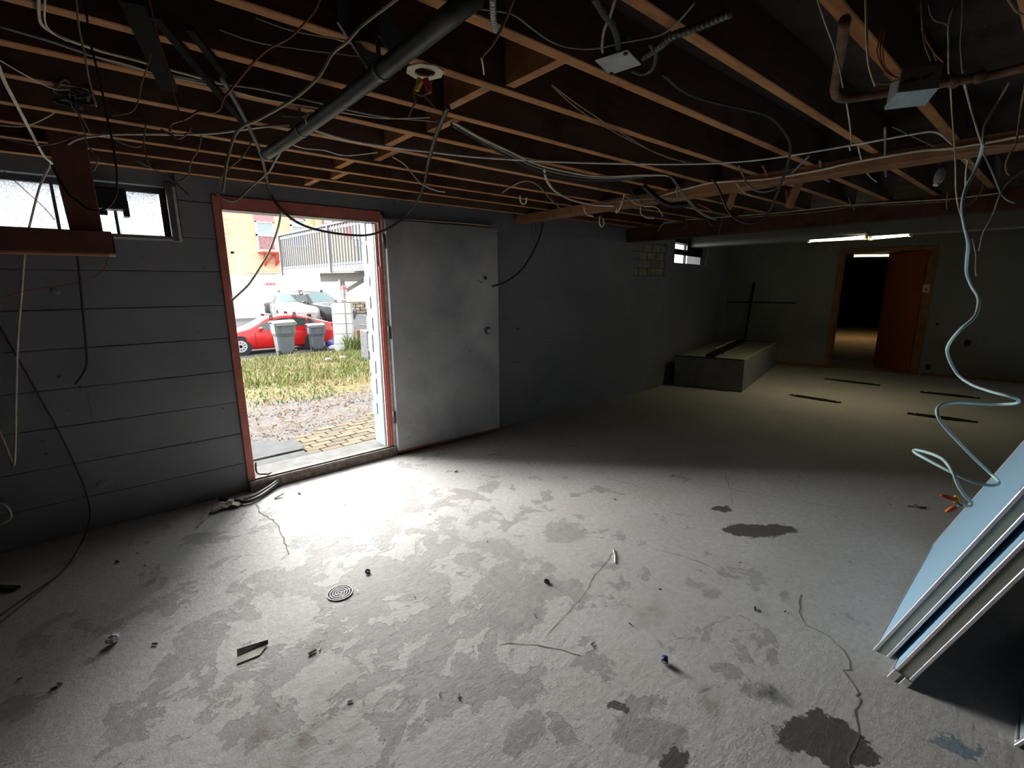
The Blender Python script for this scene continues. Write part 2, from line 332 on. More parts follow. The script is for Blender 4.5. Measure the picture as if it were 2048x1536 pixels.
def course(x0, x1, z0, z1):
    if x1-x0 < 0.02 or z1-z0 < 0.02: return
    n = max(2, int((x1-x0)/0.09)); rt = x0 > 1.5; off = random.uniform(0, 0.0008 if rt else 0.004); sg_ = 0.0004 if rt else 0.0014; m = MB(); vs = []
    yf = YW+off
    for i in range(n+1):
        x = x0+(x1-x0)*i/n
        a = 0.0025*mnoise.noise(Vector((x*9, z0*13, 1))); b = 0.0025*mnoise.noise(Vector((x*9, z1*13, 7)))
        y = yf+0.004*mnoise.noise(Vector((x*2.2, z0*5, 2)))
        vs += [(x, YW+0.03, z0+sg_+a), (x, y+sg_*2, z0+sg_+a), (x, y, z0+sg_*4+a), (x, y, z1-sg_*4+b), (x, y+sg_*2, z1-sg_+b), (x, YW+0.03, z1-sg_+b)]
    fs = []
    for i in range(n):
        for k in range(5): fs.append((6*i+k, 6*i+6+k, 6*i+7+k, 6*i+k+1))
    fs += [tuple(range(6)), tuple(range(6*n, 6*n+6))]
    m.add(vs, fs); m.build('wall_board', 'wall', wl)
JX = {2: -0.05*S, 3: -0.10*S, 4: -0.13*S, 1: -0.16*S}
for i in range(len(seams)-1):
    z0, z1 = S+h(seams[i]), S+h(seams[i+1])
    if i == 0: z0 = 0
    if i == len(seams)-2: z1 = ZTOP
    segs = []
    if z1 > WINZ0+0.05: segs += [(WINX1+0.055, 0.64)]
    else:
        j = JX.get(i)
        segs += [(-3.0, j), (j, 0.64)] if j else [(-3.0, 0.64)]
    if i < len(seams)-3 or True:
        js = [1.86, random.uniform(3.0, 3.5), random.uniform(4.4, 5.2), B2A[0]-0.0]
        if S+h(0.38) < z1: js[0] = 1.86
        segs += list(zip(js[:-1], js[1:]))
    for a, b in segs:
        if 0.066 <= seams[i] < 0.36 and b > 3.55*S and a < 4.0*S: b = min(b, 3.56*S)
        course(a, b, z0, z1)
m = MB(); m.box((0.60, YW, DZ1+0.09), (1.86, YW+0.03, ZTOP)); m.build('lintel_face', 'wall', wl)
# patch of bare blocks where the render has come off
pz0, pz1, px0, px1 = S+0.068*S, S+0.345*S, 3.56*S, 4.06*S
rows = 4; rh = (pz1-pz0)/rows
M['block'] = plain('flaking_yellow_block', (0.30, 0.29, 0.20), 0.9, var=0.55, scale=7, bmp=0.6)
for r in range(rows):
    x = px0-(0.0 if r % 2 else 0.10)
    while x < px1:
        w = 0.20; a = max(px0, x)+0.004; b = min(px1, x+w)-0.004
        if b-a > 0.02:
            m = MB(); m.box((a, YW+random.uniform(0.004, 0.012), pz0+r*rh+0.004), (b, YW+0.03, pz0+(r+1)*rh-0.004)); m.build('block', 'block' if random.random() < 0.7 else 'wall', wl, 0.004)
        x += w
# spalls and nail plugs on the wall
for px, py, r in ((205,968,.028),(238,970,.018),(385,882,.014),(110,582,.02),(465,505,.01),(1018,553,.012),(1105,500,.010),(1015,497,.014),(1250,590,.008),(405,708,.012)):
    p = ony(px, py, YW); m = MB(); m.ball((p.x, p.y+0.004, p.z), r, 8, 5, (1.3, 0.35, 0.9)); m.build('spall', 'wall', wl)
# bent far end of the outside wall, with a boarded window
def wall_line(name, a, b, z0, z1, t, mat, holes=()):
    a = Vector((a[0], a[1], 0)); b = Vector((b[0], b[1], 0)); d = (b-a).normalized(); n = Vector((-d.y, d.x, 0)); L = (b-a).length
    def P(s, w, z): q = a+d*s+n*w; return (q.x, q.y, z)
    xs = sorted({0, L, *[v for h_ in holes for v in h_[:2]]}); m = MB()
    for s0, s1 in zip(xs, xs[1:]):
        zs = [(z0, z1)]
        for h0, h1, q0, q1 in holes:
            if s0 >= h0-1e-6 and s1 <= h1+1e-6:
                zs = [(u0, u1) for (u, v) in zs for (u0, u1) in ((u, min(v, q0)), (max(u, q1), v)) if u1-u0 > 1e-4]
        for u, v in zs: m.hexa([P(s0,0,u),P(s1,0,u),P(s1,t,u),P(s0,t,u),P(s0,0,v),P(s1,0,v),P(s1,t,v),P(s0,t,v)])
    return m.build(name, mat), P, L
def sline(px, py, a, b):
    p = online(px, py, a, b); return (Vector((p.x-a[0], p.y-a[1], 0))).length, p.z
B2E = (B2B[0]+0.25*0.95, B2B[1]+0.25*0.19)
ws0, _ = sline(1350, 500, B2A, B2B); ws1, _ = sline(1402, 500, B2A, B2B)
wz0 = S+0.200*S; wz1 = S+0.405*S
wb, PB, _L = wall_line('wall_back', B2A, B2E, -0.05, ZC+0.25, 0.22, 'wall', [(ws0, ws1, wz0, wz1)])
struct(wb); tag(wb, 'dim angled stretch of grey wall with a mostly boarded window')
win3 = empty('window_3', (*PB((ws0+ws1)/2, 0.1, wz0)[:3],), None, None); win3['kind'] = 'structure'; win3['label'] = 'small window covered by dark boards leaving two bright slits'
def pb_box(s0, s1, w0, w1, z0, z1, name, mat, parent):
    m = MB(); m.hexa([PB(s0,w0,z0),PB(s1,w0,z0),PB(s1,w1,z0),PB(s0,w1,z0),PB(s0,w0,z1),PB(s1,w0,z1),PB(s1,w1,z1),PB(s0,w1,z1)]); return m.build(name, mat, parent)
zs_a = sline(1375, 512, B2A, B2B)[1]; zs_b = sline(1375, 500, B2A, B2B)[1]; zs_c = sline(1365, 484, B2A, B2B)[1]
M['boarddark'] = plain('dark_board', (0.022, 0.019, 0.017), 0.95, var=0.3, spec=0.05)
pb_box(ws0-0.02, ws1+0.02, -0.02, -0.002, zs_a, zs_b-0.01, 'board', 'boarddark', win3)
pb_box(ws0+0.42*(ws1-ws0), ws1+0.02, -0.021, -0.003, zs_b-0.01, wz1+0.02, 'board', 'boarddark', win3)
pb_box(ws0-0.02, ws0+0.45*(ws1-ws0), -0.022, -0.004, zs_c-0.02, wz1+0.02, 'board', 'boarddark', win3)
pb_box(ws0+0.52*(ws1-ws0), ws0+0.56*(ws1-ws0), 0.06, 0.09, wz0, wz1, 'mullion', 'darksteel', win3)
# far wall with inner doorway
fd0, _ = sline(1658, 733, FA, FB); fd1, _ = sline(1818, 745, FA, FB)
fdz = S+0.335*S
wf, PF, LF = wall_line('wall_front', FB, FA, -0.05, ZC+0.25, -0.14, 'wallfar', [])
bpy.data.objects.remove(wf)
wf, PF0, LF = wall_line('wall_front', FA, FB, -0.05, ZC+0.25, 0.14, 'wallfar', [(fd0, fd1, -0.05, fdz)])
def PF(s, w, z): return PF0(s, -w, z)          # w > 0 towards the room
wf.data.transform(Matrix.Identity(4)); struct(wf); tag(wf, 'olive grey far wall around the brown framed inner doorway')
def pf_box(s0, s1, w0, w1, z0, z1, name, mat, parent, bevel=0.0):
    m = MB(); m.hexa([PF(s0,w0,z0),PF(s1,w0,z0),PF(s1,w1,z0),PF(s0,w1,z0),PF(s0,w0,z1),PF(s1,w0,z1),PF(s1,w1,z1),PF(s0,w1,z1)]); return m.build(name, mat, parent, bevel)
bb = struct(pf_box(0.05, fd0-0.09, 0.0, 0.012, 0, 0.045, 'baseboard_front', 'doortrim', None)); tag(bb, 'thin brown baseboard along the far wall beside the box')
bb2 = struct(pf_box(fd1+0.16, LF, 0.0, 0.012, 0, 0.045, 'baseboard_right', 'doortrim', None)); tag(bb2, 'thin brown baseboard to the far side of the orange door')
for px, py, r in ((1935,685,.045),(1856,733,.04),(1875,648,.022)):
    s, z = sline(px, py, FA, FB); m = MB(); c = Vector(PF(s, 0.0, z)); ax = Vector(PF(s, 1, z))-c
    m.tube([c+ax*0.004, c+ax*0.0045], r, 9); m.tube([c+ax*0.004+Vector((0,0,-r*1.05)), c+ax*0.010+Vector((0.01,0.03,-r*1.2))], r*0.3, 5); m.build('wall_hole', 'black', wf)
# hidden sides of the room
for nm, a, b in (('wall_right', (-3.6, -3.6, -0.05), (11.2, -3.4, ZC+0.3)), ('wall_side', (-3.6, -3.6, -0.05), (-3.4, YW+0.2, ZC+0.3))):
    m = MB(); m.box(a, b); struct(m.build(nm, 'walldark'))
# next room
m = MB(); fa = Vector(PF(fd0-1.6, -0.14, 0)); fb = Vector(PF(fd1+1.8, -0.14, 0)); out = (Vector(PF(0,-1,0))-Vector(PF(0,0,0)))
def q(p, w, z): v = p+out*w; return (v.x, v.y, z)
M['woodfloor'] = plain('bare_dusty_floor', (0.42, 0.33, 0.22), 0.7, var=0.3, scale=3)
m.add([q(fa,-0.14,0.001), q(fb,-0.14,0.001), q(fb,10,0.001), q(fa,10,0.001)], [(0,1,2,3)]); nf = struct(m.build('floor_back', 'woodfloor')); tag(nf, 'dusty lit floor seen through the inner doorway')
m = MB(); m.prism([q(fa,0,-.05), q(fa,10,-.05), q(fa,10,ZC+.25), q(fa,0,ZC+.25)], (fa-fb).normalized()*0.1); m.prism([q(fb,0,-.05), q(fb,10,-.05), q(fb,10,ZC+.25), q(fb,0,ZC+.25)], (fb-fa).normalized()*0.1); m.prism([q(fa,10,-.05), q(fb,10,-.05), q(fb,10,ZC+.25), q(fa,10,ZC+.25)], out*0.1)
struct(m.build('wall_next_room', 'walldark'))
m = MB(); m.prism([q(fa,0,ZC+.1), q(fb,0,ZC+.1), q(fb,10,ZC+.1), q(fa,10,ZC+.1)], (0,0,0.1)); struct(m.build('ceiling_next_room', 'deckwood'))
# ------------------------------------------------------------------ ceiling: subfloor, joists, bridging, girders
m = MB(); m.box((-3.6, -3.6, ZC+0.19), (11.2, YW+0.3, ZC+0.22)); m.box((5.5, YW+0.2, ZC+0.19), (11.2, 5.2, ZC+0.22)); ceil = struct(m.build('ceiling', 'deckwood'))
tag(ceil, 'open joist ceiling of stained timber')
ZCH = 0.452*S
JY = [ZCH*(0.735+0.465*k) for k in range(-5, 11)]
GX0, GX1, G2 = 2.18*S, 2.30*S, 3.43*S
for k, y in enumerate(JY):
    if y > YW+0.05: continue
    w = 0.042+random.uniform(-0.004, 0.006)
    for a, b in ((-3.5, GX1+0.02), (GX0+0.06, G2+0.1)):
        m = MB(); dz = random.uniform(-0.006, 0.004); off = 0.0 if a < 0 else random.choice((-0.022, 0.022))
        m.box((a, y+off-w/2, ZC+dz), (b, y+off+w/2, ZC+0.19)); jo = m.build('joist', 'shadewood', ceil, 0.003); jo.data.materials.append(M['joist'])
        for pg in jo.data.polygons: pg.material_index = 1 if pg.normal.z < -0.3 else 0  # sides keep the shade-darkened wood, undersides the paler one
m = MB(); m.box((-3.5, YW-0.02, ZTOP), (6.0, YW+0.14, ZC+0.19)); m.build('rim_joist', 'girder', ceil)
for px, py, k in ((1090,140,7),(900,215,8),(868,262,9),(790,285,10),(768,315,11),(695,327,12),(685,350,13),(625,365,14)):
    x = onz(px, py, ZC).x
    if k+1 < len(JY):
        m = MB(); m.box((x, JY[k]+0.02, ZC+0.012), (x+0.04, JY[k+1]-0.02, ZC+0.185)); m.build('blocking', 'joist', ceil)
for x0, z0, nm in ((GX0, S+0.405*S, 'girder'), (G2, S+0.345*S, 'girder')):
    m = MB(); m.box((x0, -3.4, z0), (x0+0.14, YW+0.02, ZC if nm == 'girder' else ZC)); m.build(nm, 'girder' if x0 < 4 else 'shadewood', ceil, 0.004)  # second girder wears the wood with shade put into its colour
for (x0, py_) in ((GX0+0.19, 0),):
    for px, py in ((1255,395),(1440,362),(1590,395),(1465,400)):
        p = onx(px, py, GX0+0.16); m = MB(); m.bar(p+Vector((0,-0.02,0.10)), p+Vector((0.05,0.05,-0.05)), 0.03, 0.04); m.build('wood_cleat', 'girder', ceil)
# grey boxed beam in front of the far wall
bx = 4.62*S
m = MB(); pa = (onx(1335,495,bx).y, onx(2048,452,bx).y)
zb = S+0.362*S; beam = MB(); beam.hexa([(bx+0.02, 2.62*S, zb), (bx+0.30, 2.66*S, zb), (bx+0.75, -3.3, zb), (bx+0.45, -3.3, zb), (bx+0.02, 2.62*S, ZC+0.05), (bx+0.30, 2.66*S, ZC+0.05), (bx+0.75, -3.3, ZC+0.05), (bx+0.45, -3.3, ZC+0.05)])
bo = struct(beam.build('trim_1', 'wallfar', None, 0.004)); tag(bo, 'grey boxed beam crossing the ceiling in front of the inner doorway')
# portals help the sky light find the openings
def portal(name, loc, sx, sz):
    l = bpy.data.lights.new(name, 'AREA'); l.shape = 'RECTANGLE'; l.size = sx; l.size_y = sz; l.cycles.is_portal = True
    o = bpy.data.objects.new(name, l); COL.objects.link(o); o.location = loc; o.rotation_euler = (-PI/2, 0, 0)
portal('doorway_portal', ((DX0+DX1)/2, YW+WALL_T+0.02, 1.04), DX1-DX0+0.1, 2.0)
portal('window_portal', (-0.65, YW+WALL_T+0.02, (WINZ0+WINZ1)/2), 2.1, WINZ1-WINZ0+0.04)
# ------------------------------------------------------------------ door_1: frame, sill, trim; the steel leaf is a thing of its own
def boxo(name, mat, a, b, parent=None, bev=0.0):
    m = MB(); m.box(a, b); return m.build(name, mat, parent, bev)
d1 = struct(boxo('door_1', 'redframe', (0.636, YW-0.012, CURB), (DX0, YW+0.10, DZ1+0.085), None, 0.003))
tag(d1, 'red brown painted frame of the open outside doorway')
boxo('frame_head', 'redframe', (DX0, YW-0.012, DZ1), (DX1+0.02, YW+0.10, DZ1+0.085), d1, 0.003)
boxo('frame_head_stop', 'paleblue', (DX0, YW+0.012, DZ1-0.004), (DX1, YW+0.11, DZ1+0.03), d1)
boxo('frame_head_lip', 'whitetrim', (DX0, YW-0.014, DZ1-0.006), (DX1, YW+0.006, DZ1), d1)
boxo('reveal_head', 'paleblue', (DX0, YW+0.10, DZ1+0.025), (DX1, YW+WALL_T+0.03, DZ1+0.09), d1)
boxo('reveal_side', 'redframe', (0.55, YW+0.10, 0.02), (DX0-0.03, YW+WALL_T+0.03, DZ1+0.02), d1)
boxo('frame_jamb', 'redframe', (DX1-0.004, YW-0.010, CURB), (DX1+0.022, YW+0.07, DZ1+0.06), d1, 0.003)
boxo('jamb_red_strip', 'redchip', (DX1-0.012, YW+0.004, CURB), (DX1-0.003, YW+0.026, DZ1-0.35), d1)
boxo('jamb_white_strip', 'whitetrim', (DX1+0.018, YW-0.018, CURB-0.05), (DX1+0.036, YW+0.02, DZ1+0.055), d1, 0.002)
boxo('jamb_white_stop', 'whitetrim', (DX1-0.022, YW+0.026, CURB), (DX1, YW+0.05, DZ1-0.01), d1, 0.002)
boxo('jamb_dark_stop', 'darksteel', (DX1-0.026, YW+0.05, CURB), (DX1, YW+0.062, DZ1-0.01), d1)
boxo('reveal_pale', 'paleblue', (DX1-0.028, YW+0.062, 0.03), (DX1+0.04, YW+WALL_T+0.03, DZ1), d1, 0.003)
for i in range(9):      # flaking paint along the outer edge of the reveal
    z = 0.35+i*0.19; boxo('paint_flake', 'whitetrim', (DX1-0.034, YW+WALL_T-0.05-random.uniform(0, .03), z), (DX1-0.026, YW+WALL_T+0.034, z+random.uniform(0.06, 0.16)), d1)
m = MB(); n = 26; vs = []
for i in range(n+1):
    x = 0.64+(1.83-0.64)*i/n; w = 0.006*mnoise.noise(Vector((x*8, 0, 0)))
    vs += [(x, YW-0.055+w, 0), (x, YW-0.05+w*1.6, CURB-0.012), (x, YW-0.038+w, CURB), (x, YW+0.06, CURB), (x, YW+0.06, 0)]
m.add(vs, [(5*i+k, 5*i+5+k, 5*i+6+k, 5*i+1+k) for i in range(n) for k in range(4)]+[tuple(range(5)), tuple(range(5*n, 5*n+5))]); m.build('door_sill', 'curb', d1)
boxo('sill_strip', 'darksteel', (DX0, YW-0.012, CURB), (DX1, YW+0.004, CURB+0.010), d1)
M['sillslab'] = plain('pale_sill_slab', (0.15, 0.148, 0.142), 0.9, var=0.25, spec=0.1)
boxo('sill_slab', 'sillslab', (DX0-0.02, YW+0.01, -0.02), (DX1+0.02, YW+0.30, CURB-0.006), d1)
# steel leaf swung back against the wall
m_, nt, b = newmat('smudged_grey_steel'); M['leaf'] = m_; p = geo(nt); b.inputs['Roughness'].default_value = 0.42; b.inputs['Specular IOR Level'].default_value = 0.45
c = ramp(nt, noisen(nt, 1.7, 6, 0.62, p, 0.4), [(0.28, (0.30, 0.305, 0.33)), (0.5, (0.46, 0.46, 0.465)), (0.72, (0.58, 0.57, 0.55))])
rs = ramp(nt, noisen(nt, 3.1, 5, 0.6, p), [(0.6, (0, 0, 0)), (0.72, (1, 1, 1))]); c = mixc(nt, mathn(nt, 'MULTIPLY', rs, 0.35), c, (0.40, 0.24, 0.17))
sep = nt.nodes.new('ShaderNodeSeparateXYZ'); nt.links.new(p, sep.inputs[0])
height_ramp = ramp(nt, mathn(nt, 'ADD', sep.outputs[2], mathn(nt, 'MULTIPLY', noisen(nt, 2.2, 5, 0.6, p), 0.9)), [(0.0, (0, 0, 0)), (1.0, (1, 1, 1))])
top_dark = mathn(nt, 'MULTIPLY', mathn(nt, 'SUBTRACT', mathn(nt, 'ADD', sep.outputs[2], mathn(nt, 'MULTIPLY', noisen(nt, 2.2, 5, 0.6, p), 0.8)), 1.95), 1.6, True)  # darkens the leaf towards its top, broken up by noise
c = mixc(nt, mathn(nt, 'MULTIPLY', top_dark, 0.7), c, (0.07, 0.07, 0.075))
sc_ = N(nt, 'ShaderNodeMapping'); nt.links.new(p, sc_.inputs[0]); sc_.inputs['Scale'].default_value = (5, 5, 16); sc_.inputs['Rotation'].default_value = (0, 0.5, 0)
scr = ramp(nt, noisen(nt, 1.5, 3, 0.5, sc_.outputs[0], 1.2), [(0.70, (0, 0, 0)), (0.73, (1, 1, 1))]); c = mixc(nt, mathn(nt, 'MULTIPLY', scr, 0.6), c, (0.09, 0.09, 0.09))
nt.links.new(c, b.inputs['Base Color'])
LX0, LX1 = DX1+0.034, 2.965
leaf = empty('steel_door', (LX0, YW-0.06, 0), 'heavy grey smudged steel door swung fully open against the wall', 'door')
LY0, LY1 = YW-0.045, YW-0.095     # hinge side close to the wall, free edge slightly out
Z0, Z1 = 0.035, S+0.352*S
def LP(u, w, z): x = LX0+(LX1-LX0)*u; return (x, LY0+(LY1-LY0)*u-w, z)
m = MB(); m.hexa([LP(0,0.022,Z0),LP(1,0.022,Z0),LP(1,-0.022,Z0),LP(0,-0.022,Z0),LP(0,0.022,Z1),LP(1,0.022,Z1),LP(1,-0.022,Z1),LP(0,-0.022,Z1)]); m.build('door_panel', 'leaf', leaf, 0.004)
for z in (0.3, 1.05, 1.8): m = MB(); m.cyl(Vector(LP(-0.012,0.0,z)), Vector(LP(-0.012,0.0,z+0.11)), 0.011, 10); m.build('hinge', 'darksteel', leaf)
def leafpt(px, py):
    p = online(px, py, LP(0,0.022,0)[:2], LP(1,0.022,0)[:2]); return p
c1 = leafpt(975, 661); ax = Vector((0.06, -1, 0)).normalized()
m = MB(); m.ring(c1, ax, 0.017, 0.036, 0.006, 18); m.build('knob_rose', 'darksteel', leaf)
m = MB(); m.ball(c1+ax*0.02, 0.022, 12, 8, (1, 0.7, 1)); m.build('door_knob', 'galv', leaf)
c2 = leafpt(970, 556); m = MB(); m.ring(c2, ax, 0.018, 0.032, 0.008, 18); m.build('lock_ring', 'galv', leaf)
m = MB(); m.tube([c2+ax*0.001, c2+ax*0.003], 0.018, 14); m.build('lock_hole', 'black', leaf)
c3 = leafpt(932, 700); m = MB(); m.box(c3+Vector((-0.017,-0.004,-0.006)), c3+Vector((0.017,0.002,0.006))); m.build('latch_plate', 'ivory', leaf)
m = MB(); m.hexa([LP(0,0.025,0.028),LP(0.99,0.025,0.028),LP(0.99,-0.02,0.028),LP(0,-0.02,0.028),LP(0,0.025,0.045),LP(0.99,0.025,0.045),LP(0.99,-0.02,0.045),LP(0,-0.02,0.045)]); m.build('bottom_edge', 'brownred', leaf)
# ------------------------------------------------------------------ windows of the outside wall
mg, nt, b = newmat('frosted_wired_glass'); M['wired'] = mg
out = nt.nodes['Material Output']; tr = nt.nodes.new('ShaderNodeBsdfTranslucent'); tp = nt.nodes.new('ShaderNodeBsdfTransparent'); mx = nt.nodes.new('ShaderNodeMixShader'); mx.inputs[0].default_value = 0.5
p = geo(nt); vo = N(nt, 'ShaderNodeTexVoronoi', Scale=62.0); vo.feature = 'DISTANCE_TO_EDGE'; nt.links.new(p, vo.inputs['Vector'])
wire = ramp(nt, vo.outputs['Distance'], [(0.02, (0.26, 0.27, 0.28)), (0.09, (0.52, 0.545, 0.57))]); nt.links.new(wire, tr.inputs[0]); nt.links.new(wire, tp.inputs[0])
nt.links.new(tp.outputs[0], mx.inputs[1]); nt.links.new(tr.outputs[0], mx.inputs[2]); nt.links.new(mx.outputs[0], out.inputs[0])
w1 = struct(boxo('window_1', 'darksteel', (WINX1-0.03, YW+0.10, WINZ0), (WINX1, YW+0.13, WINZ1), None)); tag(w1, 'wired glass basement window with bright daylight behind, partly blocked by a black box')
boxo('frame_sill', 'darksteel', (-1.6, YW+0.10, WINZ0), (WINX1-0.03, YW+0.13, WINZ0+0.025), w1); boxo('frame_head', 'darksteel', (-1.6, YW+0.10, WINZ1-0.035), (WINX1-0.03, YW+0.13, WINZ1), w1)
xs = [-1.6]
for px in (110, 228):
    x = ony(px, 410, YW+0.115).x; boxo('mullion', 'darksteel', (x-0.008, YW+0.10, WINZ0+0.025), (x+0.008, YW+0.13, WINZ1-0.035), w1); xs.append(x)
xs.append(WINX1-0.03)
for a, b_ in zip(xs, xs[1:]): boxo('pane', 'wired', (a+0.009, YW+0.112, WINZ0+0.026), (b_-0.009, YW+0.117, WINZ1-0.036), w1)
boxo('casing_side', 'darksteel', (WINX1, YW-0.006, WINZ0-0.01), (WINX1+0.035, YW+0.14, WINZ1+0.02), w1); boxo('casing_edge', 'whitetrim', (WINX1+0.035, YW-0.006, WINZ0-0.02), (WINX1+0.05, YW+0.01, WINZ1), w1)
boxo('casing_sill', 'whitetrim', (-1.6, YW-0.004, WINZ0-0.014), (WINX1+0.04, YW+0.13, WINZ0), w1)
# lit ground strip and siding outside the window give the panes their pale bands
M['siding'] = plain('pale_siding', (0.55, 0.58, 0.62), 0.7, var=0.08)
sd = empty('siding_wall', (-2.5, 6.2, 0), 'pale lapped siding seen through the wired window', 'wall'); sd['kind'] = 'structure'
for i in range(9): boxo('siding_board', 'siding', (-6.0, 6.2-0.02*(i % 2), 1.2+i*0.14), (-0.9, 6.26, 1.335+i*0.14), sd)
# black box hanging over the window
p0 = ony(180, 372, YW-0.02); p1 = ony(262, 432, YW-0.10)
jb = empty('black_meter_box', (p0.x+0.1, YW-0.04, p1.z), 'black box fixed across the wired window beside the brown post', 'box')
a_ = ony(184, 371, YW-0.09); b2 = ony(258, 420, YW-0.09)
boxo('housing', 'black', (a_.x, YW-0.09, b2.z), (b2.x, YW+0.02, a_.z), jb, 0.006)
e_ = ony(243, 400, YW-0.09); g_ = ony(261, 433, YW-0.09); boxo('cover_tab', 'black', (e_.x, YW-0.08, g_.z), (g_.x, YW+0.0, e_.z), jb, 0.003)
e_ = ony(184, 418, YW-0.085); g_ = ony(216, 428, YW-0.085); boxo('bottom_tab', 'boarddark', (e_.x, YW-0.085, g_.z), (g_.x, YW-0.01, e_.z), jb, 0.003)
# brown post with a boxed rail
yb = 2.12*S
tp_ = [ony(108, 262, yb), ony(166, 262, yb)]; bp = [ony(150, 514, yb-0.0), ony(214, 514, yb)]
zt = ZC-0.0; xl = bp[0].x; xr = ony(206, 460, yb).x
post = empty('brown_post', (xl+0.06, yb, zt-0.6), 'brown painted hanger post carrying a boxed rail across the window', 'post')
zb_ = ony(180, 500, yb).z; zr = ony(60, 456, yb).z
m = MB(); xl2 = ony(138, 440, yb).x
m.hexa([(xl2, yb, zb_), (xr, yb, zb_), (xr, yb+0.09, zb_), (xl2, yb+0.09, zb_), (xl2-0.03, yb, zt+0.12), (xr-0.005, yb, zt+0.12), (xr-0.005, yb+0.09, zt+0.12), (xl2-0.02, yb+0.09, zt+0.12)]); m.build('upright', 'brown', post, 0.004)
zbb = ony(100, 502, yb-0.03).z
boxo('rail_face', 'brown', (-2.4, yb-0.03, zbb), (xr+0.03, yb, zr), post, 0.003)
boxo('rail_bottom', 'brownred', (-2.4, yb-0.03, zbb-0.012), (xr+0.03, yb+0.12, zbb), post, 0.002)
boxo('rail_end', 'pinewood', (xr+0.005, yb-0.034, zbb-0.013), (xr+0.034, yb+0.115, zbb-0.001), post, 0.002)
boxo('end_plate', 'black', (xr+0.03, yb-0.03, zbb), (xr+0.034, yb+0.11, zr-0.02), post)
# ------------------------------------------------------------------ door_2 and what hangs round it
d2 = struct(pf_box(fd0-0.075, fd0, -0.12, 0.022, 0, fdz+0.06, 'door_2', 'doortrim', None, 0.003)); tag(d2, 'brown trimmed inner doorway in the far wall, standing open')
pf_box(fd1, fd1+0.11, -0.12, 0.022, 0, fdz+0.06, 'frame_jamb', 'doortrim', d2, 0.003); pf_box(fd0, fd1, -0.12, 0.022, fdz, fdz+0.06, 'frame_head', 'doortrim', d2, 0.003)
pf_box(fd0, fd0+0.03, -0.12, -0.03, 0, fdz, 'frame_stop', 'doortrim', d2)
# leaf opens into the next room, hinged on the far side
hg = Vector(PF(fd1-0.005, -0.10, 0)); fe_px = (1748, 727)
fe = onz(*fe_px, 0.02); dirv = Vector((fe.x-hg.x, fe.y-hg.y, 0)); Lw = min(1.0, dirv.length); dirv.normalize(); nv = Vector((-dirv.y, dirv.x, 0))
ol = empty('orange_door', hg, 'orange brown flush door standing ajar in the inner doorway', 'door')
m = MB(); a = hg+Vector((0,0,0.012)); b_ = a+dirv*Lw; zt2 = fdz-0.02
m.hexa([a-nv*0.018, b_-nv*0.018, b_+nv*0.018, a+nv*0.018, *[v+Vector((0,0,zt2)) for v in (a-nv*0.018, b_-nv*0.018, b_+nv*0.018, a+nv*0.018)]]); m.build('door_panel', 'orangedoor', ol, 0.003)
for z in (0.25, 1.6): m = MB(); m.cyl(hg+Vector((0,0,z)), hg+Vector((0,0,z+0.09)), 0.010, 8); m.build('hinge', 'doortrim', ol)
s_, z_ = sline(1852, 577, FA, FB)
sw = empty('switch_plate', PF(s_, 0.023, z_), 'ivory wall switch plate on the brown trim beside the orange door', 'switch')
pf_box(s_-0.045, s_+0.045, 0.023, 0.031, z_-0.065, z_+0.065, 'plate', 'ivory', sw, 0.003); pf_box(s_-0.007, s_+0.012, 0.031, 0.043, z_-0.03, z_-0.005, 'toggle', 'black', sw)
s0_, z0_ = sline(1455, 606, FA, FB); s1_, z1_ = sline(1592, 606, FA, FB)
wb_ = tag(pf_box(s0_, s1_, 0.002, 0.018, z1_-0.012, z1_+0.012, 'wall_batten', 'boarddark', None, 0.002), 'thin dark batten fixed level across the far wall above the box', 'batten')
sa, za = sline(1509, 565, FA, FB); ta = Vector(PF(sa, 0.025, za)); 
# ------------------------------------------------------------------ plywood platform box in the corner
bA = onz(1346, 771, 0); bB = onz(1483, 785, 0); bC = onz(1551, 730.7, 0); bD = bA+(bC-bB)
bA.z = bB.z = bC.z = bD.z = 0; BT = S-0.70*S
pb = empty('platform_box', (bA+bB+bC+bD)/4, 'low grey boxed platform with raised rim in the dim corner', 'platform')
up = Vector((0,0,1))
def wallpiece(name, a, b, th, z0, z1, mat, inward):
    m = MB(); i = inward.normalized()*th; m.hexa([a+up*z0, b+up*z0, b+i+up*z0, a+i+up*z0, a+up*z1, b+up*z1, b+i+up*z1, a+i+up*z1]); return m.build(name, mat, pb, 0.003)
dL = (bC-bB).normalized(); dW = (bB-bA).normalized()
wallpiece('front_panel', bA, bB, 0.02, 0, BT, 'box', dL); wallpiece('side_panel', bB, bC, 0.02, 0, BT, 'box', -dW); wallpiece('back_panel', bC, bD, 0.02, 0, BT, 'box', -dL); wallpiece('inner_panel', bD, bA, 0.02, 0, BT, 'box', dW)
q0, q1, q2, q3 = (v+up*(BT-0.045) for v in (bA+dL*.02+dW*.02, bB+dL*.02-dW*.02, bC-dL*.02-dW*.02, bD-dL*.02+dW*.02))
m = MB(); m.prism([q0, q1, q2, q3], up*0.012); m.build('deck_panel', 'boxtop', pb)
wallpiece('rim_front', bA, bB, 0.03, BT, BT+0.012, 'boarddark', dL); wallpiece('rim_side', bB, bC, 0.025, BT, BT+0.012, 'boxtop', -dW); wallpiece('rim_back', bC-dL*0.03, bD-dL*0.03, 0.03, BT, BT+0.012, 'boxtop', dL)
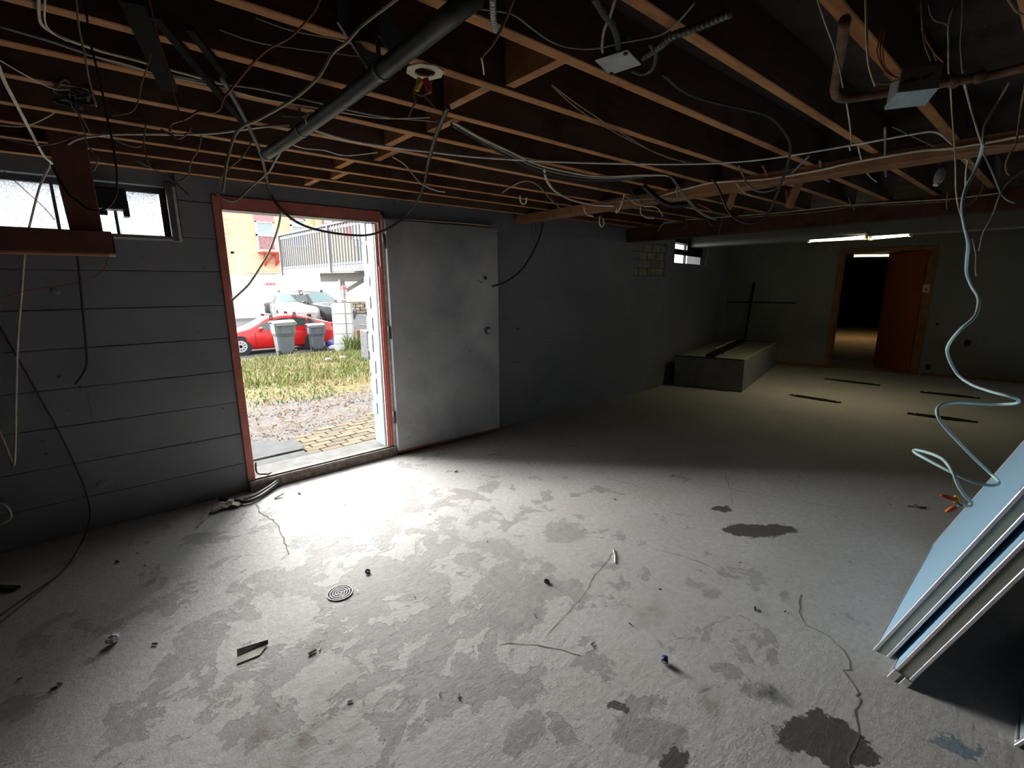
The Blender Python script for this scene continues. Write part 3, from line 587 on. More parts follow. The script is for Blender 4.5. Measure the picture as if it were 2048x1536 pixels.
m = MB(); e0 = bA+dL*0.04+dW*0.10+up*(BT-0.030); e1 = bD-dL*0.05+dW*0.16+up*(BT-0.030); m.bar(e0+dW*0.16, e1+dW*0.22, 0.34, 0.012); tag(m.build('loose_board', 'boxtop', None, 0.002), 'pale loose board lying along the wall side of the platform box', 'board')
m = MB(); f0 = bA+dL*0.06+dW*0.46+up*(BT+0.032); f1 = bA+dL*2.35+dW*0.42+up*(BT+0.032)
for k in range(14):
    a = f0.lerp(f1, k/14); b_ = f0.lerp(f1, (k+1)/14); wob = 0.010*math.sin(k*2.1)
    m.bar(a+dW*wob, b_+dW*wob, 0.11+0.02*math.sin(k*1.7), 0.022)
tag(m.build('rough_plank', 'boarddark'), 'rough dark plank lying lengthwise on the platform box', 'plank')
f2 = onz(1432, 697, BT+0.047); f3 = onz(1470, 680, BT+0.052); m = MB(); m.bar(f2, f3, 0.03, 0.012); tag(m.build('white_strip', 'whitetrim', None, 0.002), 'short white strip lying on the dark plank of the platform box', 'strip')
tb = onz(1489, 679, BT+0.0); m = MB(); m.bar(tb+Vector((0,0,0.0)), ta, 0.035, 0.02); tag(m.build('leaning_batten', 'boarddark', None, 0.002), 'dark narrow batten leaning upright against the far wall behind the box', 'batten')
# ------------------------------------------------------------------ lamps
def tubelight(name, a, b, label, mat, watts, col):
    a = Vector(a); b = Vector(b); t = empty(name, a.lerp(b, .5), label, 'lamp', None); d = (b-a).normalized()
    m = MB(); m.cyl(a+d*0.02, b-d*0.02, 0.023, 12); m.build('glass_tube', mat, t)
    for e, s_ in ((a, 1), (b, -1)): m = MB(); m.cyl(e, e+d*0.02*s_, 0.018, 12); m.build('end_cap', 'galv', t); m = MB(); m.box(e+Vector((-0.02,-0.014,-0.03)), e+Vector((0.02,0.014,0.04))); m.build('socket', 'ivory', t)
    m = MB(); m.bar(a+Vector((0,0,0.055)), b+Vector((0,0,0.055)), 0.06, 0.035); m.build('fixture_body', 'galv', t, 0.003)
    l = bpy.data.lights.new(name+'_light', 'AREA'); l.shape = 'RECTANGLE'; l.size = (b-a).length; l.size_y = 0.05; l.spread = math.radians(125); l.energy = watts; l.color = col
    o = bpy.data.objects.new(name+'_light', l); COL.objects.link(o); o.location = a.lerp(b, .5)+Vector((0,0,-0.02)); o.rotation_euler = (0, 0, math.atan2(d.y, d.x))
    return t
XT = bx+0.16
tubelight('tube_lamp', onx(1618, 480.5, XT), onx(1734, 474.5, XT), 'long lit fluorescent tube under the grey beam, before the inner doorway', 'tube', 2.6, (1.0, 0.88, 0.50))
tubelight('tube_lamp', onx(1741, 475.5, XT+0.10), onx(1822, 468, XT+0.10), 'shorter lit fluorescent tube hung end to end beside the long one', 'tube', 1.8, (1.0, 0.88, 0.50))
tA = att(1707, 512, 8.3); tB = att(1777, 511, 8.3)
tubelight('tube_lamp', tA, tB, 'glowing tube lamp on the ceiling of the next room', 'tube2', 7, (1.0, 0.68, 0.30))
for px in (1728, 1815):
    p = onx(px, 466, XT+0.05); m = MB(); m.bar(Vector((p.x, p.y, p.z+0.05)), Vector((p.x, p.y, ZC+0.02)), 0.05, 0.018); tag(m.build('lamp_hanger', 'brown', None), 'brown wooden strap holding the %s tube lamp' % ('long' if px < 1800 else 'short'), 'strap')
# bare bulb on its cord
hb = att(1881, 350, 1.55*1.25)
blb = empty('bare_bulb', hb, 'clear bare bulb dangling unlit from the girder', 'bulb')
m = MB(); k = S/FOC*1.94; pts = [hb+(CR*2+CU*13)*k, hb+(CR*1+CU*4)*k, hb+(-CR*4-CU*8)*k, hb+(-CR*8-CU*17)*k]
m.tube(smooth_path(pts, 4), [0.016+0.012*math.sin(PI*i/12) for i in range(13)], 12); m.build('glass', 'glassbulb', blb)
m = MB(); m.tube([pts[-1], pts[-1]-(CR*2+CU*4)*k], 0.014, 10); m.build('tip', 'ivory', blb)
m = MB(); m.tube([pts[0], pts[0]+(CU*6)*k], 0.013, 10); m.build('socket', 'black', blb)
m = MB(); m.tube(smooth_path([pts[0]+CU*6*k, hb+(CU*24-CR*2)*k, hb+(CU*36+CR*6)*k, hb+(CU*48+CR*14)*k], 4), 0.004, 6); m.build('cord', 'tan', blb)
# ------------------------------------------------------------------ leaning partition panels
def panel(name, base, length, thick, height, label, mats, lean=(-0.02, -0.345, 0.938), foot=True):
    b0 = Vector(base); L = Vector(lean).normalized(); X = Vector((1, 0, 0)); X = (X-L*X.dot(L)).normalized(); Nn = X.cross(L).normalized()
    if Nn.y < 0: Nn = -Nn
    t = empty(name, b0, label, 'panel', 'stacked partition panels')
    def PP(x, y, z): return b0+X*x+Nn*(-y)+L*z
    def sl(x0, x1, y0, y1, z0, z1, nm, mt, bev=0.002):
        m = MB(); m.hexa([PP(x0,y0,z0),PP(x1,y0,z0),PP(x1,y1,z0),PP(x0,y1,z0),PP(x0,y0,z1),PP(x1,y0,z1),PP(x1,y1,z1),PP(x0,y1,z1)]); m.build(nm, mt, t, bev)
    sl(0.016, length-0.016, 0.004, thick-0.004, 0.016, height, 'fabric_face', mats[0])
    sl(0, 0.018, 0.0, 0.012, 0, height, 'edge_trim', 'alu'); sl(0, 0.018, thick-0.012, thick, 0, height, 'edge_trim', 'alu')
    sl(0.004, 0.02, 0.012, thick-0.012, 0, height, 'edge_channel', mats[1])
    sl(0.018, length-0.018, 0, 0.008, 0, 0.012, 'bottom_trim', 'alu'); sl(length-0.018, length, 0, thick, 0, height, 'far_trim', 'alu')
    if foot:
        sl(-0.003, 0.012, -0.002, 0.024, 0.0, 0.055, 'end_cap', 'alu'); sl(-0.003, 0.012, thick-0.024, thick+0.002, 0.0, 0.055, 'end_cap', 'alu')
    return t
pp1 = onz(1745, 1300, 0); pp2 = onz(1857, 1095, 0)
panel('partition_panel', (pp1.x, pp1.y, 0.0), (pp2-pp1).length, 0.055, 1.55, 'pale blue partition panel leaning outermost of the tilted pair', ('bluepanel', 'greygreen'), foot=False)
pq = onz(1759, 1347, 0.0)
panel('partition_panel', (pq.x, pp1.y-0.075, 0.0), (pp2-pp1).length, 0.058, 1.5, 'second partition panel leaning just under the blue one, with aluminium foot caps', ('bluepanel', 'greygreen'))
pr3 = onz(2027, 1490, 0.0); panel('partition_panel', (pr3.x, pr3.y, 0.0), 0.9, 0.05, 1.3, 'pale green panel edge showing at the lower right corner of the floor', ('paleblue', 'darksteel'), lean=(0.06, -0.42, 0.9), foot=False)
# ------------------------------------------------------------------ small things on the floor
def fp(px, py): p = onz(px, py, 0); return Vector((p.x, p.y, flz(p.x, p.y)+0.001))
M['drainsteel'] = plain('worn_drain_steel', (0.42, 0.42, 0.43), 0.6, 0.0)
c = fp(680, 1187); dr = empty('floor_drain', c, 'round slotted metal drain cover set in the floor', 'drain')
R_ = 0.062
for i in range(5):
    m = MB(); m.ring(c+Vector((0,0,0.001)), (0,0,1), R_*(i+0.52)/5, R_*(i+1.0)/5, 0.004, 28); m.build('ring', 'drainsteel', dr)
for k in range(2): a = k*PI/2; d = Vector((math.cos(a), math.sin(a), 0)); m = MB(); m.bar(c-d*R_+up*0.002, c+d*R_+up*0.002, 0.006, 0.003); m.build('spoke', 'drainsteel', dr)
m = MB(); m.tube([c+up*0.0002, c+up*0.0008], R_, 28); m.build('pit', 'black', dr)
def pebble(name, px, py, r, mat, label, cat='debris', sq=(1, 0.8, 0.5), seed=1):
    p = fp(px, py); m = MB(); m.ball((0, 0, 0), r, 8, 6, sq); rs = random.Random(seed)
    m.v = [tuple(Vector(v)*(0.75+0.5*rs.random())) for v in m.v]; z = min(v[2] for v in m.v); m.v = [(p.x+v[0], p.y+v[1], p.z+v[2]-z) for v in m.v]; m.smooth = [False]*len(m.f)
    return tag(m.build(name, mat), label, cat)
pebble('plaster_chip', 228, 1285, 0.026, 'stonewhite', 'white plaster chip lying alone on the floor, lower left', sq=(1.1, .8, .6))
def ringthing(px, py, r, mat, label, name='rubber_ring'):
    p = fp(px, py); t = Vector((0.25, -0.2, 1)).normalized(); m = MB(); m.ring(p+up*0.004, t, r*0.62, r, 0.010, 18); return tag(m.build(name, mat), label, 'ring')
ringthing(735, 1146, 0.014, 'black', 'small black ring on the pale floor above the drain cover')
ringthing(1093, 1166, 0.015, 'black', 'small black ring on the grey bare patch mid floor')
ringthing(598, 987, 0.012, 'galv', 'tiny metal ring on the floor just inside the doorway', 'metal_ring')
p = fp(1329, 1331); bc = empty('bottle_cap', p, 'dark blue bottle cap tipped on its side mid floor', 'cap')
m = MB(); ax_ = Vector((0.8, 0.5, 0.25)).normalized(); m.tube([p+up*0.013, p+up*0.013+ax_*0.022], 0.013, 16); m.build('shell', plain('navy_plastic', (0.03, 0.05, 0.20), 0.3, var=0), bc); m = MB(); m.tube([p+up*0.013-ax_*0.002, p+up*0.013], 0.010, 14); m.build('liner', 'galv', bc)
a = fp(1227, 1101); b_ = fp(1230, 1127); m = MB(); m.tube(smooth_path([a+up*.004, a.lerp(b_, .5)+Vector((.006,0,.004)), b_+up*.004], 5), 0.004, 7); tag(m.build('white_straw', 'white'), 'thin white bent stick lying on the floor, upright in view', 'stick')
# folded metal offcut
a = fp(475, 1330); b_ = fp(475, 1308); c_ = fp(537, 1290); d_ = fp(520, 1312)
t = empty('metal_offcut', a, 'folded pointed offcut of dark trim lying on the floor, lower left', 'offcut')
m = MB(); m.prism([a+up*.002, d_+up*.002, c_+up*.004, a.lerp(b_, .55)+up*.004], up*0.002); m.build('base_flange', plain('olive_trim', (0.36, 0.35, 0.26), 0.5), t)
m = MB(); m.prism([a.lerp(b_, .55)+up*.004, c_+up*.004, c_+up*.018+(b_-a)*.12, b_+up*.020], Vector((0,0.002,0))); m.build('raised_flange', plain('dark_trim', (0.24, 0.22, 0.20), 0.5), t)
# crumpled paper, strip and hose by the door
m = MB(); p = fp(452, 1016); rs = random.Random(5); n = 7; vs = []
for j in range(5):
    for i in range(n): vs.append((p.x-0.10+0.20*i/(n-1)+rs.uniform(-.012,.012), p.y-0.04+0.10*j/4+rs.uniform(-.012,.012), p.z+0.004+rs.uniform(0, .045)*(0.3+math.sin(PI*i/(n-1)))))
m.add(vs, [(j*n+i, j*n+i+1, (j+1)*n+i+1, (j+1)*n+i) for j in range(4) for i in range(n-1)]); o = m.build('crumpled_paper', 'paper'); md = o.modifiers.new('thick', 'SOLIDIFY'); md.thickness = 0.002; md.offset = 1
tag(o, 'crumpled brown and white paper on the floor by the left door post', 'paper')
m = MB(); q_ = [fp(403, 1048), fp(412, 1043), fp(424, 1018), fp(419, 1015)]; m.prism([v+up*0.012 for v in q_], up*0.003); tag(m.build('plastic_strip', 'galv'), 'flat grey plastic strip lying beside the crumpled paper', 'strip')
hz = [fp(440, 1003)+up*.02, fp(470, 1006)+up*.02, fp(492, 1008)+up*.018, fp(515, 1000)+up*.018, fp(540, 984)+up*.02, fp(560, 971)+up*.03]
m = MB(); m.tube(smooth_path(hz, 6), 0.014, 8); tag(m.build('black_hose', 'blackrubber'), 'black rubber hose lying on the floor in front of the door sill', 'hose')
hz = [fp(487, 1001)+up*.012, fp(505, 996)+up*.014, fp(520, 990)+up*.02, fp(545, 978)+up*.035, fp(561, 968)+up*.05]
m = MB(); m.tube(smooth_path(hz, 6), 0.011, 8); tag(m.build('grey_hose', 'grey'), 'shorter grey hose end lying over the black hose at the door sill', 'hose')
hz = [ony(511, 925, YW+0.10), ony(514, 945, YW+0.06), Vector((0.76, YW-0.01, 0.10)), fp(545, 962)+up*.07, fp(557, 966)+up*.05, fp(562, 970)+up*.04]
m = MB(); m.tube(smooth_path(hz, 6), 0.007, 8); tag(m.build('black_cable', 'blackrubber'), 'black cord running over the door sill at the left post', 'cord')
m = MB(); p = fp(558, 995); m.bar(p+up*.006-Vector((.03,0,0)), p+up*.02+Vector((.035,.01,0)), 0.016, 0.010); tag(m.build('wood_splinter', 'paper'), 'small pale splinter on the floor below the hose ends', 'splinter')
bits = [(120,1370,.008),(108,1378,.007),(310,1290,.009),(235,1125,.011),(275,1108,.006),(290,1133,.006),(395,1055,.006),(1070,1233,.007),(1185,1290,.007),(690,1010,.006),(830,1195,.005),(625,1306,.012),(640,1300,.008),(700,1404,.007),(918,1394,.007),(880,1390,.006),(1230,1000,.008),(1600,955,.007),(1480,1127,.006),(1570,1225,.006),(1780,1010,.008),(912,944,.012),(975,1083,.006),(1345,953,.010),(1510,1220,.010),(860,1030,.005),(40,1360,.007),(1260,1250,.006),(1320,1180,.006),(1700,1125,.006)]
for i, (px, py, r) in enumerate(bits):
    p = fp(px, py); m = MB(); a_ = random.uniform(0, PI); d = Vector((math.cos(a_), math.sin(a_), 0)); m.bar(p-d*r*1.3+up*(0.002+r*.3), p+d*r*1.3+up*(0.002+r*.35), r*random.uniform(.5, 1), r*0.6); o = m.build('floor_chip', random.choice(('black', 'darksteel', 'crack')))
    tag(o, 'tiny dark crumb of debris scattered on the concrete floor', 'debris', 'crumbs on the floor')
m = MB(); a = fp(1815, 1013); b_ = fp(1852, 1016); m.bar(a+up*.004, b_+up*.004, 0.012, 0.006); m.bar(a.lerp(b_, .5)+up*.006-Vector((.02,.012,0)), a.lerp(b_, .5)+up*.006+Vector((.02,.012,0)), 0.02, 0.008); tag(m.build('dark_splinter', 'crack'), 'dark splinter on the floor beside the pale teal cable loop', 'splinter')
m = MB(); p = fp(0, 1180); a = fp(-20, 1178); b_ = fp(36, 1180); m.bar(a+up*.008, b_+up*.008, 0.03, 0.014); tag(m.build('wood_scrap', 'deckwood'), 'dark wood scrap on the floor against the wall at far left', 'scrap')
for i, (x0, y0, x1, y1, lab) in enumerate(((1650,758,1760,771,'dark floor strip nearest the inner doorway'), (1580,790,1682,806,'dark floor strip nearest the platform box'), (1840,784,1960,797,'dark floor strip ahead of the orange door and to its far side'), (1815,827,1955,845,'dark floor strip closest to the pale teal cable'))):
    a = fp(x0, y0); b_ = fp(x1, y1); d = (b_-a); t = empty('floor_strip', a.lerp(b_, .5), lab, 'strip', 'strips set in the floor')
    m = MB(); k = 12; vs = []
    for j in range(k+1):
        q_ = a+d*(j/k); w = 0.07*(0.35+0.65*math.sin(PI*min(1, max(0.08, j/k*0.86+0.07))))+random.uniform(-.012, .012); vs += [(q_.x-w, q_.y, 0.003), (q_.x+w, q_.y, 0.003), (q_.x+w*.8, q_.y, 0.010), (q_.x-w*.8, q_.y, 0.010)]
    m.add(vs, [(4*j+e, 4*j+(e+1) % 4, 4*j+4+(e+1) % 4, 4*j+4+e) for j in range(k) for e in range(4)]+[(0,1,2,3), (4*k,4*k+1,4*k+2,4*k+3)]); m.build('plate', 'boarddark', t)
    for e in (0.10, 0.93): q_ = a+d*e; m = MB(); m.ball((q_.x, q_.y, 0.013), 0.014, 8, 5, (1, 1, .5)); m.build('bolt', 'galv', t)
# ------------------------------------------------------------------ cables and pipes of the open ceiling
def wire(name, label, mat, wpx, pts, mode='c', cat='cable', ofs=0.012, group=None, build=True):
    P = []; t0 = None
    for i, q_ in enumerate(pts):
        px, py = q_[:2]; d = ray(px, py); tc = (ZC-ofs-S)/d.z/S if d.z > 0.02 else 99
        if len(q_) > 2:
            t = min(q_[2], tc*0.985) if 0 < tc < 90 else q_[2]; t0 = q_[2]
        elif mode == 'c': t = tc
        elif mode == 'h':
            if t0 is None: t0 = tc
            t = t0
        if d.y > 0.2 and px < 1350: t = min(t, (YW-0.03)/(d.y*S))
        P.append((px, py, t))
    out = [att(*p_) for p_ in P]; ts = sum(p_[2] for p_ in P)/len(P)
    r = max(0.0018, min(0.02, wpx*ts*S/FOC/2/(sum(ray(*p_[:2]).length for p_ in P)/len(P))**1.2))
    o = MB().tube(smooth_path(out, 6), r, 7).build(name, mat)
    return tag(o, label, cat, group)
def nail(q_, z=ZC+0.05):                 # carry a hanging end up between the joists
    return q_
C = 'cable'
wire('white_cable', 'thick double cream cable dropping in at the top left corner', 'cream', 9, [(77,-8),(78,28),(83,48),(101,63),(130,77),(160,88),(205,103),(260,117),(318,133),(380,150),(445,168)], 'c')
wire('white_cable', 'second cream strand beside the thick cable in the top left corner', 'cream', 6, [(90,-8),(89,35),(95,55),(112,70),(135,82)], 'c', ofs=0.02)
wire('grey_cable', 'long grey cable along the joist across the upper left', 'grey', 7, [(-5,51),(100,82),(165,104),(250,131),(330,148),(440,167),(520,178),(640,206),(760,232),(880,243)], 'c', ofs=0.004)
wire('grey_cable', 'second grey cable stapled just under the long one', 'cream', 4, [(170,108),(250,128),(330,152),(430,172),(520,196),(640,217),(760,236),(860,235)], 'c', ofs=0.008)
wire('cream_cable', 'cream cable hanging straight down with a cut end, upper left', 'cream', 6, [(152,-6),(157,50),(165,90),(171,120),(178,160),(187,195),(192,213)], 'h')
wire('black_cable', 'dark cord looping down past the black box by the wired window', 'blackrubber', 6, [(170,5),(182,90),(200,160),(213,230),(222,270),(232,330),(234,370),(230,395),(216,414),(196,421),(176,418),(155,402),(137,388),(118,358),(103,330)], 'h', 'cord')
wire('white_wire', 'thin white wire sagging in from the left edge to the knot', 'white', 3.5, [(-5,118),(50,150),(105,177),(140,179)], 'c', ofs=0.03)
wire('cream_cable', 'long cream cable looping low down the left wall in a sharp bend', 'cream', 7, [(-8,120,1.75),(10,165,1.75),(40,222,1.75),(66,272,1.75),(88,312,1.75),(102,327,1.75),(91,348,1.75),(78,378,1.75),(62,440,1.75),(51,492,1.75),(43,590,1.75),(37,660,1.75),(34,720,1.75),(32,800,1.75),(31,880,1.75),(28,931,1.75),(20,914,1.75),(8,884,1.75),(-4,858,1.75)])
wire('cream_cable', 'short cream cable curling from the knot to the left edge', 'cream', 5, [(-5,250),(50,252),(98,232),(117,215),(123,196),(141,184)], 'h', ofs=0.02)
wire('white_wire', 'short white wire zigzagging down from the knot', 'white', 3.5, [(138,186),(145,215),(160,230),(172,250),(181,270)], 'h')
wire('grey_wire', 'short dusty wire beside the zigzag one under the knot', 'grey', 4, [(150,186),(153,212),(159,236),(168,262),(176,290),(196,318),(187,342)], 'h')
m = MB(); kp = onz(150, 184, ZC-0.012); rs = random.Random(3)
tag(MB().tube(smooth_path([kp+Vector((rs.uniform(-.06,.06), rs.uniform(-.06,.06), rs.uniform(-.05,.03))) for _ in range(14)], 5), 0.006, 6).build('cable_knot', 'blackrubber'), 'tangled dark knot of cables under the joists, upper left', C)
wire('white_cable', 'white cable running level in front of the brown post', 'white', 6, [(104,328,2.2),(125,300,2.22),(152,280,2.25),(200,271,2.3),(255,268,2.35),(350,269,2.45),(432,266,2.5),(500,257,2.5),(540,252,2.5),(578,250,2.5)])
wire('tan_wire', 'tan wire curving upward to a hook between the joists', 'tan', 4, [(304,97),(297,128),(283,168),(277,200),(265,222),(243,229),(224,231)], 'h')
wire('orange_cable', 'orange brown cable hanging in a hooked curve, upper left', 'orange', 5, [(297,-6),(312,60),(330,120),(345,178),(360,228),(371,246),(381,253),(377,264),(360,277),(345,271),(322,259)], 'h')
wire('tan_cable', 'orange and cream cable snaking down from the top centre left', 'orange', 6, [(642,-6),(625,28),(580,75),(540,96),(510,122),(490,145),(468,172),(448,196),(440,218),(425,225),(397,223),(372,238),(343,248),(340,264)], 'h')
wire('cream_cable', 'thick cream cable arching down to a cut end above the door', 'cream', 8, [(800,-6),(765,20),(722,53),(694,84),(665,107),(640,150),(602,187),(560,215),(514,240),(488,251),(470,270),(457,310),(450,345),(446,384)], 'h')
wire('white_cable', 'long white cable sagging across the whole room under the joists', 'white', 5, [(620,258),(700,281),(800,297),(860,304),(940,313),(1024,319,2.35),(1150,325,2.2),(1300,328,2.0),(1420,327,1.9),(1540,317,1.85),(1700,291,1.8),(1832,267,1.8),(1872,265,1.8),(1900,285,1.8),(1930,318,1.8),(1946,326,1.8)])
# black pipe slung under the joists
A_ = onz(534, 308, ZC-0.075); B_ = onz(950, -8, ZC-0.075)
t = empty('black_pipe', A_.lerp(B_, .5), 'dusty black pipe slung under the joists, pointing at the doorway', 'pipe')
m = MB(); n = 16; m.tube([A_.lerp(B_, i/n)+Vector((0,0,-0.012*math.sin(PI*i/n))) for i in range(n+1)], 0.0245, 14); m.build('pipe_body', 'blackpipe', t)
dp = (B_-A_).normalized()
m = MB(); m.ring(A_-dp*0.004, -dp, 0.018, 0.028, 0.010, 18); m.build('end_ring', 'whitetrim', t); m = MB(); q_ = onz(621, 240, ZC-0.078); m.ring(A_+dp*((q_-A_).dot(dp))+Vector((0,0,-0.004)), dp, 0.0235, 0.0285, 0.010, 18); m.build('joint_ring', 'ivory', t)
for f_ in (0.3, 0.72): q_ = A_.lerp(B_, f_); m = MB(); m.ring(q_+Vector((0,0,-0.008)), dp, 0.0245, 0.028, 0.02, 16); m.bar(q_+Vector((0,0,0.025)), q_+Vector((0,0,0.09)), 0.02, 0.004); m.build('hanger_strap', 'darksteel', t)
for nm, a, b_, w in (('long', (262,0), (338,178), 0.05), ('middle', (308,30), (487,246), 0.022), ('short', (378,55), (450,150), 0.02)):
    p0 = onz(*a, ZC-0.02); p1 = onz(*b_, ZC-0.02); m = MB(); m.bar(p0, p1, w, 0.014); tag(m.build('dark_strap', 'boarddark'), {'long': 'widest dark strap board nailed across the joists, upper left', 'middle': 'narrow dark slat crossing the joists towards the doorway', 'short': 'shortest dark slat under the joists left of the pipe'}[nm], 'slat')
for a, b_, lab in (((672,0),(752,132),'dark upright board edge above the black pipe, nearer the doorway'), ((757,30),(800,106),'dark upright board edge meeting the black pipe, farther right')):
    p0 = onz(*a, ZC+0.02); p1 = onz(*b_, ZC+0.0); m = MB(); m.bar(p0, p1, 0.006, 0.10); tag(m.build('thin_board', 'blackrubber'), lab, 'board')
wire('tan_cable', 'frayed brown cloth cable dropping at top centre', 'tan', 9, [(1028,-6),(1017,25),(998,66),(982,92),(966,110),(963,118)], 'h', ofs=0.05)
wire('white_wire', 'short white wire end below the frayed brown cable', 'white', 4, [(963,117,1.05),(966,132,1.05),(968,149,1.05)])
def coil(name, label, mat, pts, r, pitch=0.012, ofs=0.03, ts=None):
    P = smooth_path([onz(x, y, ZC-ofs) if ts is None else att(x, y, ts) for x, y in pts], 24); Q = []; acc = 0; x = Vector((0.3,0.2,1)).normalized()
    L = [0]
    for a, b_ in zip(P, P[1:]): L.append(L[-1]+(b_-a).length)
    n = max(12, int(L[-1]/pitch)); m = MB(); k = 0
    t = empty(name, P[0], label, 'conduit'); MB().tube(P, r*0.86, 8).build('core', mat, t); rb = MB()
    for i in range(n):
        s_ = L[-1]*(i+0.5)/n
        while L[k+1] < s_: k += 1
        f_ = (s_-L[k])/(L[k+1]-L[k]+1e-9); p = P[k].lerp(P[k+1], f_); d = (P[k+1]-P[k]).normalized(); rb.tube([p-d*pitch*.28, p+d*pitch*.28], r, 8)
    o = rb.build('ribs', mat, t); o['kind'] = 'stuff'; return t
coil('armored_conduit', 'ribbed flexible conduit dropping from top centre beside the frayed cable', 'galv', [(985,-5),(987,40),(992,60)], 0.008)
wire('grey_cable', 'grey cable swagging past the steel cover plate at top centre', 'grey', 5, [(905,8),(963,18),(1023,28),(1060,54),(1100,82),(1140,95),(1190,97),(1240,86),(1300,75),(1330,65),(1360,40),(1390,5)], 'c', ofs=0.03)
# steel cover plate on its box
cs = [onz(x, y, ZC-0.045) for x, y in ((1189,122),(1255,101),(1283,130),(1219,151))]
t = empty('junction_box', sum(cs, Vector())/4, 'bright steel junction box cover hanging under the joists, top centre', 'box')
m = MB(); m.prism(cs, (0,0,0.004)); m.build('cover_plate', 'galv', t, 0.0015)
cc = sum(cs, Vector())/4; m = MB(); m.prism([cc+(q_-cc)*0.86+up*0.004 for q_ in cs], (0,0,0.045)); m.build('box_body', 'darksteel', t, 0.003)
for q_ in (cs[1], cs[3]): k = cc+(q_-cc)*0.8; m = MB(); m.ball((k.x, k.y, k.z-0.001), 0.008, 8, 5, (1,1,.5)); m.build('screw', 'black', t)
wire('tan_cable', 'brown cloth cable entering the steel junction box from above', 'tan', 8, [(1232,-6),(1221,30),(1208,62),(1204,92),(1206,105)], 'c', ofs=0.03)
coil('armored_conduit', 'ribbed conduit dropping onto the steel junction box', 'darksteel', [(1188,-5),(1210,30),(1226,52),(1235,80),(1238,105)], 0.009)
coil('armored_conduit', 'ribbed dark conduit running from the steel junction box to upper right', 'darksteel', [(1285,115),(1320,92),(1345,72),(1400,52),(1462,26)], 0.011)
coil('armored_conduit', 'small ribbed loop hanging under the steel junction box', 'darksteel', [(1265,142),(1285,148),(1304,138),(1312,112),(1300,88)], 0.006)
wire('black_cable', 'large black cable loop hanging below the girder near the lit tubes', 'blackrubber', 6, [(1325,148),(1370,185),(1430,205),(1500,221),(1540,235),(1566,262),(1580,290,1.55),(1577,320,1.6),(1562,368,1.65),(1537,425,1.7),(1515,443,1.7),(1490,446,1.7),(1462,430,1.7),(1446,400,1.7),(1436,375,1.7),(1424,358,1.7)], 'c')
wire('thin_wire', 'upper thin copper coloured wire crossing the pale joist', 'tan', 2.5, [(1104,169),(1150,205),(1230,258),(1300,300),(1340,317),(1382,325)], 'c', ofs=0.008)
wire('thin_wire', 'lower thin copper coloured wire crossing the pale joist', 'tan', 2.5, [(1104,172),(1160,221),(1225,262),(1280,291),(1320,308),(1372,326)], 'c', ofs=0.010)
for i, (dy, mt, lab) in enumerate(((0,'cream','upper strand of the grey cable bundle sagging to the girder'), (6,'grey','middle strand of the cable bundle sagging to the girder'), (11,'blackrubber','dark lowest strand of the cable bundle sagging to the girder'))):
    wire('bundle_cable', lab, mt, 4 if i < 2 else 9, [(905,244+dy*.4),(960,275+dy*.5),(1024,305+dy),(1070,327+dy,2.3),(1130,343+dy,2.2),(1200,353+dy*.6,2.1),(1290,350+dy*.4,2.0),(1336,352,2.0),(1352,366+dy*.5,2.0),(1375,398+dy*.5,2.0),(1402,425+dy*.4,2.0),(1432,440,2.0)][:(12 if i < 2 else 7)], 'c', ofs=0.012)
wire('foam_tube', 'thick dark foam sleeve bent under the girder', 'black', 13, [(1286,371,2.1),(1305,388,2.1),(1322,402,2.1),(1345,411,2.1),(1380,408,2.1)], cat='sleeve')
wire('cream_cable', 'cream cable curving down to the girder beside the concrete wall', 'cream', 5, [(1088,338,2.6),(1093,358,2.6),(1104,376,2.6),(1122,390,2.6),(1150,402,2.6),(1190,410,2.6),(1228,412,2.55)])
gxp = GX0-0.012
def gw(name, label, mat, r, pts, x=gxp, cat='cable'):
    o = MB().tube(smooth_path([onx(a, b_, x) for a, b_ in pts], 5), r, 7).build(name, mat); return tag(o, label, cat)
gw('cream_cable', 'cream cable stapled along the face of the girder to the right edge', 'cream', 0.0065, [(1310,395),(1345,385),(1382,375),(1420,366),(1470,362),(1540,357),(1640,340),(1700,326),(1830,303),(1900,297),(1975,285),(2060,269)])
gw('tan_cable', 'tan cable below the cream one on the girder, right side', 'tan', 0.005, [(1900,301),(1960,294),(2010,290),(2060,284)])
gw('grey_cable', 'dull cable curving along the girder by the concrete wall', 'grey', 0.006, [(1190,411),(1240,402),(1290,398),(1340,396),(1375,398)], gxp-0.02)
G2P = G2-0.012
gw('white_cable', 'upper pale cable stapled along the second girder', 'cream', 0.006, [(1316,463),(1326,448),(1340,444),(1372,440),(1420,436),(1540,427),(1600,421),(1690,411),(1800,404),(1900,398),(2000,386)], G2P)
gw('white_cable', 'lower pale cable stapled along the second girder', 'tan', 0.006, [(1470,436),(1540,431),(1600,427),(1660,420),(1720,411),(1800,409),(1900,402)], G2P)
